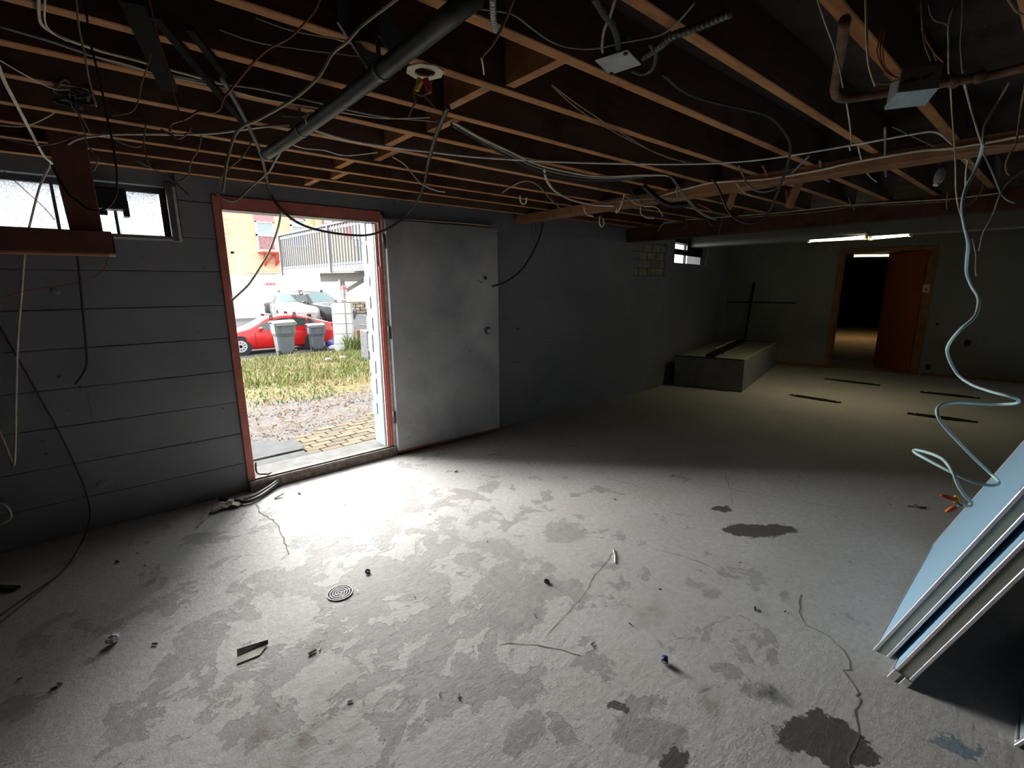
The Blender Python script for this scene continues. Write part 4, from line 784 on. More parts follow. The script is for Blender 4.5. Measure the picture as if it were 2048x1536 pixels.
for i, (pts, mt, w, lab) in enumerate((
    ([(1243,384),(1248,392),(1243,408),(1237,422),(1232,425),(1234,418)], 'white', 4, 'white hook of cable end hanging left of the foam sleeve'),
    ([(1245,385),(1262,402),(1285,412),(1310,414),(1322,425),(1325,433)], 'cream', 3, 'cream wire sagging from the hook to the girder'),
    ([(1168,413),(1170,424),(1176,430),(1186,432)], 'white', 3, 'short white hook below the girder by the dark wall'),
    ([(1281,415),(1282,427),(1292,435),(1308,437)], 'white', 3, 'short white hook under the girder, third along'),
    ([(1200,432),(1199,446),(1203,453),(1208,448),(1206,438)], 'white', 3, 'white wire loop hanging from the wall top by the girder end'),
    ([(1040,392),(1041,402),(1046,408),(1052,405),(1053,396)], 'white', 3, 'small white loop under the joists above the wall'),
    ([(1355,371),(1353,380),(1356,396)], 'white', 3, 'short white wire end on the girder face'),
    ([(1472,366),(1480,376),(1490,386),(1504,393)], 'cream', 3, 'short cream wire curling off the girder'),
    ([(1364,425),(1371,440),(1373,452),(1368,458)], 'grey', 2.5, 'grey wire hook over the second girder'),
    ([(1005,385),(1025,372),(1050,362),(1075,370),(1098,395),(1120,417)], 'tan', 3, 'tan wire arched between joists over the dark wall'),
    ([(1250,362),(1262,380),(1275,400),(1290,415)], 'grey', 3, 'grey wire slanting left of the foam sleeve'),
    ([(1415,440),(1420,448),(1428,452)], 'grey', 2.5, 'tiny grey wire end on the second girder'),
    ([(1445,420),(1444,440),(1440,458),(1436,470)], 'grey', 4, 'grey cable dropping in front of the second girder'),
    ([(1395,408),(1412,415),(1426,424)], 'redwire', 3, 'short red wire beside the sagging bundle'),
    )):
    if pts[0][0] > 1210: gw('wire_end', lab, mt, 0.0042 if w < 4 else 0.0055, pts, (G2P if pts[0][1] > 418 else gxp)-0.012, 'wire')
    else: wire('wire_end', lab, mt, w, [(x, y, 2.55) for x, y in pts], cat='wire')
for k in range(3): wire('red_wire', ('upper','middle','lower')[k]+' of three thin red wires fanning from the girder', 'redwire', 2.2, [(1523+k*1.5,330,2.0),(1532+k*1.5,350,2.0),(1537+k*2,366,2.0),(1548+k*3,374-k,2.0)], cat='wire')
wire('grey_cable', 'grey loop of cable under the girder, left of the red wires', 'grey', 5, [(1478,332,1.95),(1486,350,1.95),(1496,370,1.95),(1515,382,1.95),(1538,382,1.95),(1562,370,1.95),(1590,340,1.95),(1618,312,1.95)])
for a, b_, lab in (((1574,380),(1577,414),'left of two small brown shims under the girder'), ((1582,378),(1587,408),'right of two small brown shims under the girder')):
    p0 = att(*a, 2.5); p1 = att(*b_, 2.5); m = MB(); m.bar(p0, p1, 0.024, 0.012); tag(m.build('wood_shim', 'girder'), lab, 'shim')
wire('grey_hook', 'grey hooked cable end hanging from the girder, centre right', 'grey', 6, [(1640,322,1.95),(1643,345,1.95),(1650,358,1.95),(1660,363,1.95)])
wire('white_wire', 'white wire hanging from the long cable and curling right', 'white', 3.5, [(1716,292,1.9),(1722,318,1.9),(1730,340,1.9),(1742,355,1.9),(1754,364,1.9)], cat='wire')
wire('grey_wire', 'straight grey cable stub hanging over the girder', 'grey', 6, [(1770,255,1.85),(1770,300,1.85),(1770,330,1.85),(1772,353,1.85)])
wire('white_wire', 'white wire dropping through the rusty pipe to the long cable', 'white', 4.5, [(1633,-6),(1650,45),(1668,95),(1680,140),(1686,175)], 'h', cat='wire')
wire('white_wire', 'white wire below the rusty pipe elbow with a bent tip', 'white', 4, [(1692,200,1.2),(1699,245,1.2),(1703,282,1.2),(1699,292,1.2),(1701,301,1.2)], cat='wire')
wire('grey_cable', 'thick pale grey cable hanging at the left of the scribbled box', 'cream', 7, [(1731,-6),(1734,90),(1738,130),(1744,152),(1751,172)], 'h', ofs=0.02)
wire('yellow_wire', 'yellow wire running from the pale cable into the scribbled box', 'yellowwire', 3, [(1751,167,.95),(1775,168,.95),(1788,163,.95),(1800,159,.95)], cat='wire')
wire('yellow_wire', 'second yellow wire bending up beside the scribbled box', 'yellowwire', 2.5, [(1766,147,.95),(1778,154,.95),(1787,162,.95),(1800,158,.95)], cat='wire')
for k, mt in enumerate(('orange','redwire','orange')): wire('twisted_wire', ('leftmost','middle','rightmost')[k]+' of three twisted red and orange wires entering the scribbled box', mt, 2.8, [(1763+k*3,58+k*3),(1757+k*5,85),(1754+k*6,105),(1762+k*3,128),(1770+k*4,143),(1782+k*3,152),(1800,157)], 'h', cat='wire')
# rusty pipe
RP = [(1690,40),(1684,85),(1677,130),(1671,165),(1669,184),(1676,195),(1692,198),(1730,193),(1795,183),(1850,175),(1890,166),(1925,160),(1985,150),(2060,132)]
ro = MB().tube(smooth_path([onz(x, y, ZC-0.06) for x, y in RP], 5), 0.013, 10).build('rusty_pipe', 'rustpipe'); tag(ro, 'rusty pipe with an elbow running to the right edge under the joists', 'pipe')
for k, px in enumerate((1908, 1960)): q_ = onz(px, 163-(px-1908)*.18, ZC-0.06); MB().ball((q_.x, q_.y, q_.z), 0.020, 10, 6).build('pipe_joint', 'rustpipe', ro)
M['boxgrey'] = plain('mid_grey_box_paint', (0.42, 0.42, 0.42), 0.6, 0.0, var=0.15)
# scribbled junction box
cb = [onz(1805,138,ZC-0.03), onz(1888,125,ZC-0.03)]; tz = (cb[0]-EYE).dot(CF)/S
f4 = [att(1804,138,tz), att(1888,125,tz*1.0), att(1879,171,tz*0.985), att(1795,181,tz*0.985)]
t = empty('scribbled_box', sum(f4, Vector())/4, 'grey metal junction box with black marker scribble, upper right', 'box')
bk = (f4[1]-f4[0]).cross(f4[3]-f4[0]).normalized(); bk = bk if bk.dot(CF) > 0 else -bk
m = MB(); m.prism(f4, bk*0.05); m.build('box_body', 'boxgrey', t, 0.002)
g0, g1 = att(1795,182,tz*.983), att(1879,172,tz*.983); m = MB(); m.hexa([g0, g1, g1+bk*.055, g0+bk*.055, g0-(f4[0]-f4[3])*.05-CU*0.002, g1-(f4[1]-f4[2])*.05-CU*0.002, g1+bk*.055-CU*0.012, g0+bk*.055-CU*0.012]); m.build('bottom_flange', 'galv', t)
def facept(u, v): return f4[3].lerp(f4[2], u).lerp(f4[0].lerp(f4[1], u), v)-bk*0.001
for st in ([(.08,.22),(.12,.45),(.16,.48)], [(.10,.34),(.15,.36)], [(.20,.30),(.22,.44),(.25,.32)], [(.25,.34),(.27,.52),(.30,.36)], [(.33,.34),(.36,.50),(.40,.36),(.38,.34)], [(.45,.36),(.47,.46),(.50,.38)], [(.58,.36),(.59,.48),(.63,.44),(.62,.40),(.67,.50),(.70,.46),(.74,.58)], [(.73,.50),(.77,.62),(.79,.52)]):
    MB().tube([facept(*s_) for s_ in st], 0.0022, 5).build('marker_stroke', 'black', t)
MB().tube(smooth_path([facept(.90,.30), facept(.88,.45), facept(.91,.6), facept(.90,.8)], 4), 0.0016, 5).build('scratch', 'galv', t)
wire('white_wire', 'white wire hanging from the joists just right of the scribbled box', 'white', 4, [(1906,15),(1897,48),(1897,90),(1897,130),(1898,148)], 'h', cat='wire')
wire('grey_cable', 'thick grey cable hanging farther right of the scribbled box', 'grey', 7, [(1926,-4),(1925,40),(1922,85),(1924,125),(1926,146)], 'h')
for k, pts in enumerate(([(1842,0),(1845,55),(1850,90),(1862,122)], [(1843,55),(1855,85),(1872,110),(1886,124)], [(1845,60),(1860,90),(1873,122)])):
    wire('red_brown_wire', ('straight','outer slanting','inner slanting')[k]+' red brown wire dropping to the top of the scribbled box', ('tan','orange','tan')[k], 3.5, pts, 'h', cat='wire')
wire('orange_wire', 'orange wire kinked between hanging cables, upper right', 'orange', 5, [(1857,8),(1862,30),(1872,42),(1888,46),(1896,52)], 'h', cat='wire')
wire('tan_wire', 'tan wire slanting from the top edge at upper right', 'tan', 5, [(1994,-6),(1985,18),(1976,40),(1969,53)], 'h', cat='wire')
wire('tan_cable', 'stout tan cable entering at the top right corner', 'tan', 8, [(2012,-8),(2025,12),(2035,24),(2052,32)], 'c', ofs=0.02)
wire('white_wire', 'long pale wire hanging beside the teal cable down to its bend', 'cream', 4, [(1900,165,1.15),(1903,215,1.15),(1907,265,1.15),(1911,330,1.15),(1912,380,1.15),(1917,415,1.15),(1925,440,1.15)], cat='wire')
wire('cream_cable', 'cream cable slanting right to the teal cable knot', 'cream', 6, [(1928,165,1.15),(1938,205,1.15),(1950,245,1.15),(1960,278,1.15),(1966,290,1.15)])
wire('grey_cable', 'grey cable slanting left to the teal cable knot', 'grey', 7, [(2018,165,1.12),(1998,200,1.12),(1978,235,1.12),(1968,255,1.12),(1966,288,1.12)])
wire('tan_cable', 'tan cable hanging near the right edge with a hooked end', 'tan', 6, [(2050,165,1.1),(2040,230,1.1),(2032,285,1.1),(2020,308,1.1),(2012,328,1.1),(2014,345,1.1),(2020,350,1.1)])
wire('white_wire', 'short white wire falling from the long cable to the teal cable', 'white', 5, [(1936,322,1.25),(1932,345,1.25),(1931,372,1.25),(1928,385,1.25)], cat='wire')
wire('grey_cable', 'grey cable running from the knot down to the right edge', 'grey', 6, [(1966,305,1.3),(1985,345,1.3),(2000,382,1.3),(2012,398,1.3),(2030,406,1.3)])
wire('grey_wire', 'grey wire crossing from the right edge down to a cut end', 'grey', 5, [(2056,335,1.3),(2020,362,1.3),(2000,390,1.3),(1985,432,1.3),(1966,468,1.3),(1958,502,1.3)], cat='wire')
wire('red_wire', 'reddish wire slanting below the teal cable knot', 'redwire', 3.5, [(1968,368,1.5),(1958,390,1.5),(1940,408,1.5),(1928,412,1.5)], cat='wire')
wire('tan_wire', 'short tan wire hanging from the bend of the teal cable', 'tan', 4, [(1945,478,1.2),(1952,510,1.2),(1951,535,1.2),(1953,552,1.2)], cat='wire')
wire('grey_wire', 'grey wire crossing the girder left of the bare bulb', 'grey', 4, [(1785,254,1.7),(1830,275,1.7),(1868,293,1.7),(1895,300,1.7)], cat='wire')
# teal cable with wire nuts
TP = [(1966,287),(1960,312),(1948,345),(1931,378),(1924,415),(1928,448),(1936,485),(1934,515),(1933,545),(1943,572),(1955,592),(1957,610),(1948,635),(1918,662),(1897,690),(1896,712),(1915,748),(1945,770),(1985,784),(2020,793),(2037,800),(2030,807),(1990,809),(1945,806),(1905,805),(1880,812),(1874,825),(1885,848),(1915,882),(1950,918),(1980,946),(1998,964),(1985,971),(1950,965),(1905,945),(1860,922),(1830,905),(1832,900),(1858,906),(1885,918),(1905,942),(1916,970),(1930,992),(1943,1005),(1938,1012),(1920,1010)]
tl = [1.15-0.13*i/(len(TP)-1)+0.05*math.sin(i*0.9) for i in range(len(TP))]
tw = [att(x, y, k) for (x, y), k in zip(TP, tl)]
t = empty('teal_cable', tw[0], 'pale teal cable spiralling down on the right with coloured wire nuts', 'cable')
MB().tube(smooth_path(tw, 7), 0.0052, 8).build('sheath', 'teal', t)
k = tl[-1]; q0_ = tw[-1]
for nm, mt, wm, end, tip in (('wire_nut', 'nutred', 'black', (1902,997), (1882,990)), ('wire_nut', 'nutyel', 'black', (1913,1003), (1911,991)), ('wire_nut', 'nutor', 'white', (1908,1016), (1892,1023))):
    a = att(*end, k); b_ = att(*tip, k); c_ = MB().tube([q0_, a], 0.0022, 6).build('conductor', wm, t)
    MB().tube([a.lerp(b_, -.15), a.lerp(b_, .4), b_], [0.0085, 0.0075, 0.004], 10).build(nm, mt, t)
# cables over the doorway and on the wall
wire('black_cable', 'big black cable draped in a deep loop across the doorway', 'blackrubber', 7, [(440,150,2.4),(478,215,2.45),(505,268,2.48),(522,310,2.5),(532,350,2.5),(541,385,2.5),(556,412,2.5),(580,435,2.5),(610,452,2.5),(650,463,2.5),(700,470,2.5),(742,469,2.5),(785,452,2.5),(822,420,2.5),(846,378,2.5),(857,325,2.5),(872,272,2.5),(886,238,2.5),(897,214,2.5)])
wire('hanging_cable', 'pale cord hanging in the doorway, curving to the left post', 'white', 5, [(562,424,2.9),(556,455,2.9),(540,500,2.9),(520,535,2.9),(498,568,2.9),(480,586,2.9),(465,600,2.9)], cat='cord')
wire('grey_cable', 'grey cable end dangling from the pipe tip above the door', 'grey', 5, [(572,285,2.3),(550,322,2.3),(536,345,2.3),(505,372,2.3),(474,400,2.3),(452,400,2.3),(430,385,2.3)])
wire('grey_wire', 'wavy thin wire right of the pipe tip', 'white', 3, [(573,284),(605,296),(650,301),(690,311),(755,305)], 'c', cat='wire')
wire('grey_cable', 'loose grey cable looping round the black pipe', 'grey', 4.5, [(735,178,1.6),(700,195,1.6),(668,203,1.6),(645,212,1.6),(628,226,1.6),(600,234,1.6),(565,232,1.6)])
wire('brown_wire', 'brown wire falling from a joist left of the door', 'tan', 4, [(291,250),(288,290),(294,315),(301,336)], 'h', cat='wire')
wire('brown_wire', 'crooked tan wire falling nearer the door corner', 'tan', 4, [(404,268),(396,300),(381,325),(376,352),(356,364)], 'h', cat='wire')
wire('brown_wire', 'tan wire slanting to a cut end by the door corner', 'tan', 4, [(506,278),(486,312),(460,335),(442,356),(432,378)], 'h', cat='wire')
wire('white_wire', 'thin white wire curving down among the joists, centre', 'white', 3, [(785,314),(810,330),(840,365),(870,380),(890,384)], 'h', cat='wire')
wire('brown_wire', 'thin brown wire sagging in from the left edge to the post', 'tan', 3, [(-6,274),(40,284),(75,291),(112,287),(140,277),(160,270)], 'h', cat='wire')
wire('dark_wire', 'thin dark wire slanting across the wired window panes', 'blackrubber', 2.5, [(8,342,1.9),(55,385,1.9),(85,412,1.9),(110,440,1.9)], cat='wire')
wire('white_wire', 'fine white wire looped under the level white cable, left', 'white', 2.5, [(215,270),(240,285),(268,294),(284,293)], 'h', cat='wire')
wire('grey_wire', 'fine grey wire running beside the joist over the black pipe', 'grey', 3, [(512,36),(580,60),(640,72),(700,82),(735,84)], 'c', ofs=0.02, cat='wire')
wire('grey_wire', 'pair end of fine grey wire crossing to the black pipe, upper middle', 'grey', 3, [(440,60),(512,84),(600,98),(680,108),(740,116)], 'c', ofs=0.02, cat='wire')
wire('dark_wire', 'thin dark wire slanting from the joists to the left of the door head', 'blackrubber', 3, [(270,320,2.0),(320,345,2.0),(350,366,2.0),(378,390,2.0)], cat='wire')
wire('thin_wire', 'thin pale wire running along the wall top over the steel door', 'tan', 2.5, [(758,437,2.6),(800,438,2.6),(860,442,2.6),(930,447,2.6),(980,452,2.6)], cat='wire')
wire('grey_wire', 'short grey wire stubs hanging between girders, right of centre', 'grey', 3, [(1697,395,2.3),(1702,408,2.3),(1710,420,2.3)], cat='wire')
wire('tan_wire', 'short tan wire hanging left of the bare bulb', 'tan', 3.5, [(1895,385,1.9),(1893,400,1.9),(1894,418,1.9)], cat='wire')
# octagon lamp plate with coloured wires
t = empty('ceiling_box', onz(850, 148, ZC-0.01), 'pale round ceiling box cover with red and yellow wire nuts hanging out', 'box')
cp = onz(850, 145, ZC-0.005); m = MB(); m.ring(cp, (0,0,1), 0.035, 0.062, 0.005, 8); m.build('cover_ring', 'ivory', t)
m = MB(); q_ = cp+Vector((0,0,-0.02)); m.tube([q_, q_+Vector((0.01,-0.01,-0.04))], [0.012, 0.007], 10); m.build('wire_nut', 'nutred', t); m = MB(); q_ = cp+Vector((0.0,0.03,-0.01)); m.tube([q_, q_+Vector((-0.01,0.01,-0.035))], [0.012, 0.007], 10); m.build('wire_nut', 'nutyel', t)
for pts in ([(842,160),(828,178),(829,196),(831,205),(822,220),(817,234)], [(862,162),(861,180),(850,190),(838,190),(829,184)], [(850,192),(862,205),(874,220)]):
    k = (cp-EYE).dot(CF)/S; MB().tube(smooth_path([att(x, y, k) for x, y in pts], 4), 0.003, 6).build('lead', 'tan', t)
wire('wall_cable', 'black cord hanging in a curve on the dark wall beyond the steel door', 'blackrubber', 4, [(1086,446,3.05),(1080,472,3.05),(1066,505,3.05),(1042,541,3.02),(1012,563,3.0),(984,573,2.98)], cat='cord')
def wl_wire(name, label, mat, r, pts, cat='cord', y=YW-0.012, floor_end=None):
    P = [ony(a, b_, y-0.004*i) for i, (a, b_) in enumerate(pts)]
    if floor_end: P += [fp(a, b_)+up*0.004 for a, b_ in floor_end]
    return tag(MB().tube(smooth_path(P, 5), r, 6).build(name, mat), label, cat)
wl_wire('dark_cable', 'dark cord running slantwise down the left wall onto the floor', 'blackrubber', 0.0045, [(-5,645),(60,760),(120,868),(150,930),(172,985),(180,1030)], floor_end=[(166,1080),(130,1140),(80,1178),(40,1205),(-5,1238)])
wl_wire('dark_cable', 'second thin cord on the floor beside the slanting one', 'blackrubber', 0.0035, [], floor_end=[(125,1146),(95,1172),(60,1200),(28,1226),(-5,1252)])
wl_wire('dark_cable', 'dark cord hanging down the left wall with its end bent back', 'blackrubber', 0.006, [(147,452),(153,500),(160,560),(166,625),(172,690),(173,730),(163,752),(150,769)], y=YW-0.03)
wl_wire('red_wire', 'thin red wire curving from the boxed rail across the left wall', 'redwire', 0.0022, [(216,516),(210,535),(192,552),(160,563),(120,572),(60,580),(-5,598)], cat='wire')
wire('white_cable', 'white cable loop end showing at the left edge, low down', 'cream', 5, [(-6,1004,1.6),(12,1012,1.6),(22,1028,1.6),(18,1040,1.6),(-6,1052,1.6)])
for k, pts in enumerate(([(1070,450),(1078,480),(1090,500)], [(1062,448),(1065,475),(1074,496)])):
    wl_wire('thin_wire', ('longer','shorter')[k]+' hair thin dark wire on the wall top beyond the steel door', 'blackrubber', 0.0018, pts, 'wire')
o = MB().tube(smooth_path([Vector(PB(*q_)) for q_ in ((ws1+0.28, -0.03, S+0.40*S), (ws1+0.27, -0.03, S+0.33*S), (ws1+0.24, -0.03, S+0.27*S), (ws1+0.17, -0.03, S+0.20*S))], 4), 0.006, 6).build('white_wire', 'white'); tag(o, 'white wire dangling beside the boarded far window', 'wire')
s_, z_ = sline(1658, 505, FA, FB); o = MB().tube(smooth_path([Vector(PF(s_, .02, z_+.12)), Vector(PF(s_+.02, .03, z_+.05)), Vector(PF(s_+.01, .03, z_-.03))], 4), 0.006, 6).build('pull_cord', 'ivory'); tag(o, 'short pull cord hanging below the long lit tube', 'cord')  # a short plain pull cord
# ------------------------------------------------------------------ outdoors: yard, parking lot, buildings
GP = [(YW+0.2, 0.03), (6.3, -0.04), (15.0, -0.555), (19.4, -1.11), (22.5, -1.11), (26.0, -0.30), (60, -0.30)]
def gz(y):
    for (a, za), (b, zb2) in zip(GP, GP[1:]):
        if y <= b: return za+(zb2-za)*max(0, (y-a))/(b-a)
    return GP[-1][1]
def hit(px, py):
    d = ray(px, py); lo = YW+0.2; t = lo/d.y; prev = t
    for i in range(4000):
        p = EYE+d*t
        if p.z <= gz(p.y): return Vector((p.x, p.y, gz(p.y)))
        t += 0.02
    return EYE+d*t
def ground_mat():
    m, nt, b = newmat('yard_ground'); p = geo(nt); b.inputs['Roughness'].default_value = 0.95; b.inputs['Specular IOR Level'].default_value = 0.1
    sep = nt.nodes.new('ShaderNodeSeparateXYZ'); nt.links.new(p, sep.inputs[0])
    grav = ramp(nt, noisen(nt, 38, 4, 0.7, p), [(0.3, (0.05, 0.042, 0.038)), (0.5, (0.115, 0.10, 0.092)), (0.72, (0.19, 0.18, 0.165))])
    gr = ramp(nt, noisen(nt, 5, 6, 0.7, p), [(0.35, (0.10, 0.10, 0.03)), (0.5, (0.14, 0.105, 0.045)), (0.65, (0.08, 0.11, 0.025))])
    asp = ramp(nt, noisen(nt, 20, 4, 0.6, p), [(0.3, (0.12, 0.12, 0.125)), (0.7, (0.155, 0.155, 0.16))])
    w = mathn(nt, 'ADD', sep.outputs[1], mathn(nt, 'MULTIPLY', mathn(nt, 'SUBTRACT', noisen(nt, 0.9, 5, 0.6, p), 0.5), 2.6))
    c = mixc(nt, mathn(nt, 'MULTIPLY', mathn(nt, 'SUBTRACT', w, 6.5), 1.2, True), grav, gr)
    c = mixc(nt, mathn(nt, 'MULTIPLY', mathn(nt, 'SUBTRACT', sep.outputs[1], 15.6), 4.0, True), c, asp)
    nt.links.new(c, b.inputs['Base Color']); return m
M['ground'] = ground_mat()
m = MB(); ys = [YW+WALL_T-0.03, 4.6, 5.4, 6.3]+[6.3+i*0.6 for i in range(1, 15)]+[15.0, 16.5, 18, 19.4, 22.5, 24, 26, 60]
ys = sorted(ys); vs = []; xg = [-30, -6, -2, 0, 1, 2, 3, 4, 5, 6, 8, 12, 20, 60]
for y in ys:
    for x in xg: vs.append((x, y, gz(y)-(0.03 if y < 6 else 0)+0.03*(mnoise.noise(Vector((x*.7, y*.7, 0))) if 6.4 < y < 15.2 else 0)))
n = len(xg); m.add(vs, [(j*n+i, j*n+i+1, (j+1)*n+i+1, (j+1)*n+i) for j in range(len(ys)-1) for i in range(n-1)], True)
gnd = struct(m.build('floor_yard', 'ground')); tag(gnd, 'sloping yard of gravel and weedy grass leading down to the asphalt lot')
# concrete pad beside the door, in two cracked pieces, and the brick paving
sl = empty('concrete_pad', (1.0, 4.5, 0), 'cracked grey concrete pad outside the door beside the brick paving', 'pad'); sl['kind'] = 'structure'
def gpoly(name, pts, z0, z1, mat, par):
    m = MB(); m.prism([Vector((p.x, p.y, z0)) for p in (onz(x, y, z1) for x, y in pts)], (0, 0, z1-z0)); return m.build(name, mat, par, 0.004)
gpoly('slab_piece', [(497,922),(560,907),(607,897),(606,890),(585,876),(566,885),(545,878),(500,886)], -0.05, 0.042, 'slab', sl)
gpoly('slab_piece', [(497,925),(560,911),(608,900),(622,916),(640,922),(560,942),(497,962)], -0.05, 0.039, 'slab', sl)
for nm, c in (('paver', (0.150, 0.121, 0.082)), ('paver_b', (0.172, 0.144, 0.10)), ('paver_c', (0.130, 0.110, 0.08))): M[nm] = plain(nm+'_brick', c, 0.95, var=0.15, scale=15, spec=0.1)
pav = empty('brick_paving', (2.6, 4.7, 0), 'tan brick paving laid in running bond outside the door', 'paving'); pav['kind'] = 'structure'
m = MB(); m.hexa([(-.097,-.046,-.05),(.097,-.046,-.05),(.097,.046,-.05),(-.097,.046,-.05),(-.091,-.041,.03),(.091,-.041,.03),(.091,.041,.03),(-.091,.041,.03)])
pm = []
for nm in ('paver', 'paver_b', 'paver_c'): o = m.build('brick', nm, pav); pm.append(o.data); bpy.data.objects.remove(o)
ang = math.radians(7.5); ca, sa_ = math.cos(ang), math.sin(ang)
edge = [onz(x, y, 0.03) for x, y in ((640,922),(608,908),(592,890),(575,880),(548,878))]
cnt = 0; ea, eb = onz(510, 898, 0.03), onz(758, 812, 0.03)
for r in range(14):
    for c in range(26):
        u = (c-2+0.5*(r % 2))*0.203; v = 0.05+r*0.103
        x = 0.75+u*ca-v*sa_; y = YW+WALL_T+0.045+u*sa_*0.55+v*ca
        # keep right of the pad's ragged edge
        ok = True
        for a, b_ in zip(edge, edge[1:]):
            if a.y <= y <= b_.y and x < a.x+(b_.x-a.x)*(y-a.y)/(b_.y-a.y+1e-6)+0.11: ok = False
        ok = True
        if (eb.x-ea.x)*(y-ea.y)-(eb.y-ea.y)*(x-ea.x) > 0: ok = False
        if y < YW+WALL_T+0.08 or x > 5.0 or cnt > 290: continue
        if not ok: continue
        o = bpy.data.objects.new('brick', random.choice(pm)); COL.objects.link(o); o.parent = pav; o.matrix_parent_inverse = Matrix.Translation(-pav.location)
        o.location = (x, y, random.uniform(-0.003, 0.003)+gz(y)-0.03); o.rotation_euler = (0, 0, math.radians(4.2)+random.uniform(-.008, .008)); cnt += 1
pcx = att(696, 690, 10.4)
# loose gravel, fallen leaves and grass
rs = random.Random(11)
m = MB()
def tet(x, y, z, r):
    a = rs.uniform(0, 6.28); P_ = [(x+r*math.cos(a+k*2.09), y+r*math.sin(a+k*2.09), z) for k in range(3)]+[(x, y, z+r*rs.uniform(.5, .9))]
    m.add(P_, [(0,1,3),(1,2,3),(2,0,3)])
for i in range(5200):
    y = 4.75+4.4*rs.random()**1.3; x = rs.uniform(0.0, 1.0+y*0.55); tet(x, y, gz(y)-0.005-(0.03 if y < 6 else 0), rs.uniform(.010, .024))
o = m.build('gravel', plain('gravel_stone', (0.155, 0.14, 0.13), 0.9, var=0.7, scale=25)); tag(o, 'loose grey gravel scattered on the yard near the door', kind='stuff')
for nm, col, n_, ya, yb2, pw in (('fallen_leaves', (0.26, 0.12, 0.04), 1300, 5.2, 10.0, 1.4), ('dry_leaves', (0.28, 0.22, 0.07), 1300, 5.4, 12.5, 1.0)):
    m = MB()
    for i in range(n_):
        y = ya+(yb2-ya)*rs.random()**pw; x = rs.uniform(0.3, 1.2+y*0.55); z = gz(y)+rs.uniform(0.0, 0.03)-(0.03 if y < 6 else 0); a = rs.uniform(0, 6.28); r = rs.uniform(.012, .028); tl_ = rs.uniform(-.02, .03)
        d = Vector((math.cos(a), math.sin(a), 0))*r; e = Vector((-math.sin(a), math.cos(a), 0))*r*.6; p = Vector((x, y, z+.012))
        m.add([p-d, p+e+up*tl_, p+d, p-e+up*tl_*.5], [(0,1,2,3)])
    o = m.build(nm, plain(nm+'_colour', col, 0.8, var=0.4, scale=6)); tag(o, ('brown' if nm[0] == 'f' else 'yellow')+' leaves scattered over gravel and grass', kind='stuff')
for nm, col, n_, ya, yb2, hh in (('grass', (0.13, 0.18, 0.035), 7000, 7.2, 15.3, .13), ('dry_grass', (0.24, 0.205, 0.08), 6500, 7.6, 15.3, .12), ('clover', (0.10, 0.19, 0.035), 2600, 6.6, 9.4, .06)):
    m = MB()
    for i in range(n_):
        y = rs.uniform(ya, yb2); x = rs.uniform(0.4, 1.2+y*0.52)
        if abs(x-pcx.x) < .5 and abs(y-pcx.y-.25) < .5: continue
        dens = mnoise.noise(Vector((x*0.9, y*0.6, {'g':0,'d':5,'c':9}[nm[0]])))
        if dens < (-0.25 if y > 9 else 0.0): continue
        z = gz(y)-0.01; a = rs.uniform(0, 6.28); H = hh*rs.uniform(.4, 1.3); w = rs.uniform(.006, .014); ln_ = H*rs.uniform(.2, .9); p = Vector((x, y, z)); d = Vector((math.cos(a), math.sin(a), 0)); e = Vector((-d.y, d.x, 0))*w
        m.add([p-e, p+e, p+d*ln_*.4+up*H*.6+e*.6, p+d*ln_*.4+up*H*.6-e*.6, p+d*ln_+up*H], [(0,1,2,3),(3,2,4)])
    o = m.build(nm, plain(nm+'_blade', col, 0.7, var=0.35, scale=4)); tag(o, {'g':'green grass blades growing in the yard','d':'dry yellow grass blades among the green','c':'low green weeds at the near edge of the grass'}[nm[0]], kind='stuff')
# tall weeds by the block pillar
m = MB(); wp = hit(725, 700)
for i in range(260):
    p = wp+Vector((rs.uniform(-.5, .35), rs.uniform(-.4, .4), -.01))
    if abs(p.x-pcx.x) < .42 and abs(p.y-pcx.y-.25) < .42: continue
    p.z = gz(p.y); a = rs.uniform(0, 6.28); d = Vector((math.cos(a), math.sin(a), 0)); H = rs.uniform(.2, .62); e = Vector((-d.y, d.x, 0))*.014
    m.add([p-e, p+e, p+d*.12+up*H*.6+e, p+d*.12+up*H*.6-e, p+d*.28+up*H], [(0,1,2,3),(3,2,4)])
tag(m.build('tall_weeds', plain('weed_green', (0.14, 0.18, 0.05), 0.7, var=0.4)), 'clump of tall weeds at the foot of the block pillar', 'weeds', kind='stuff')
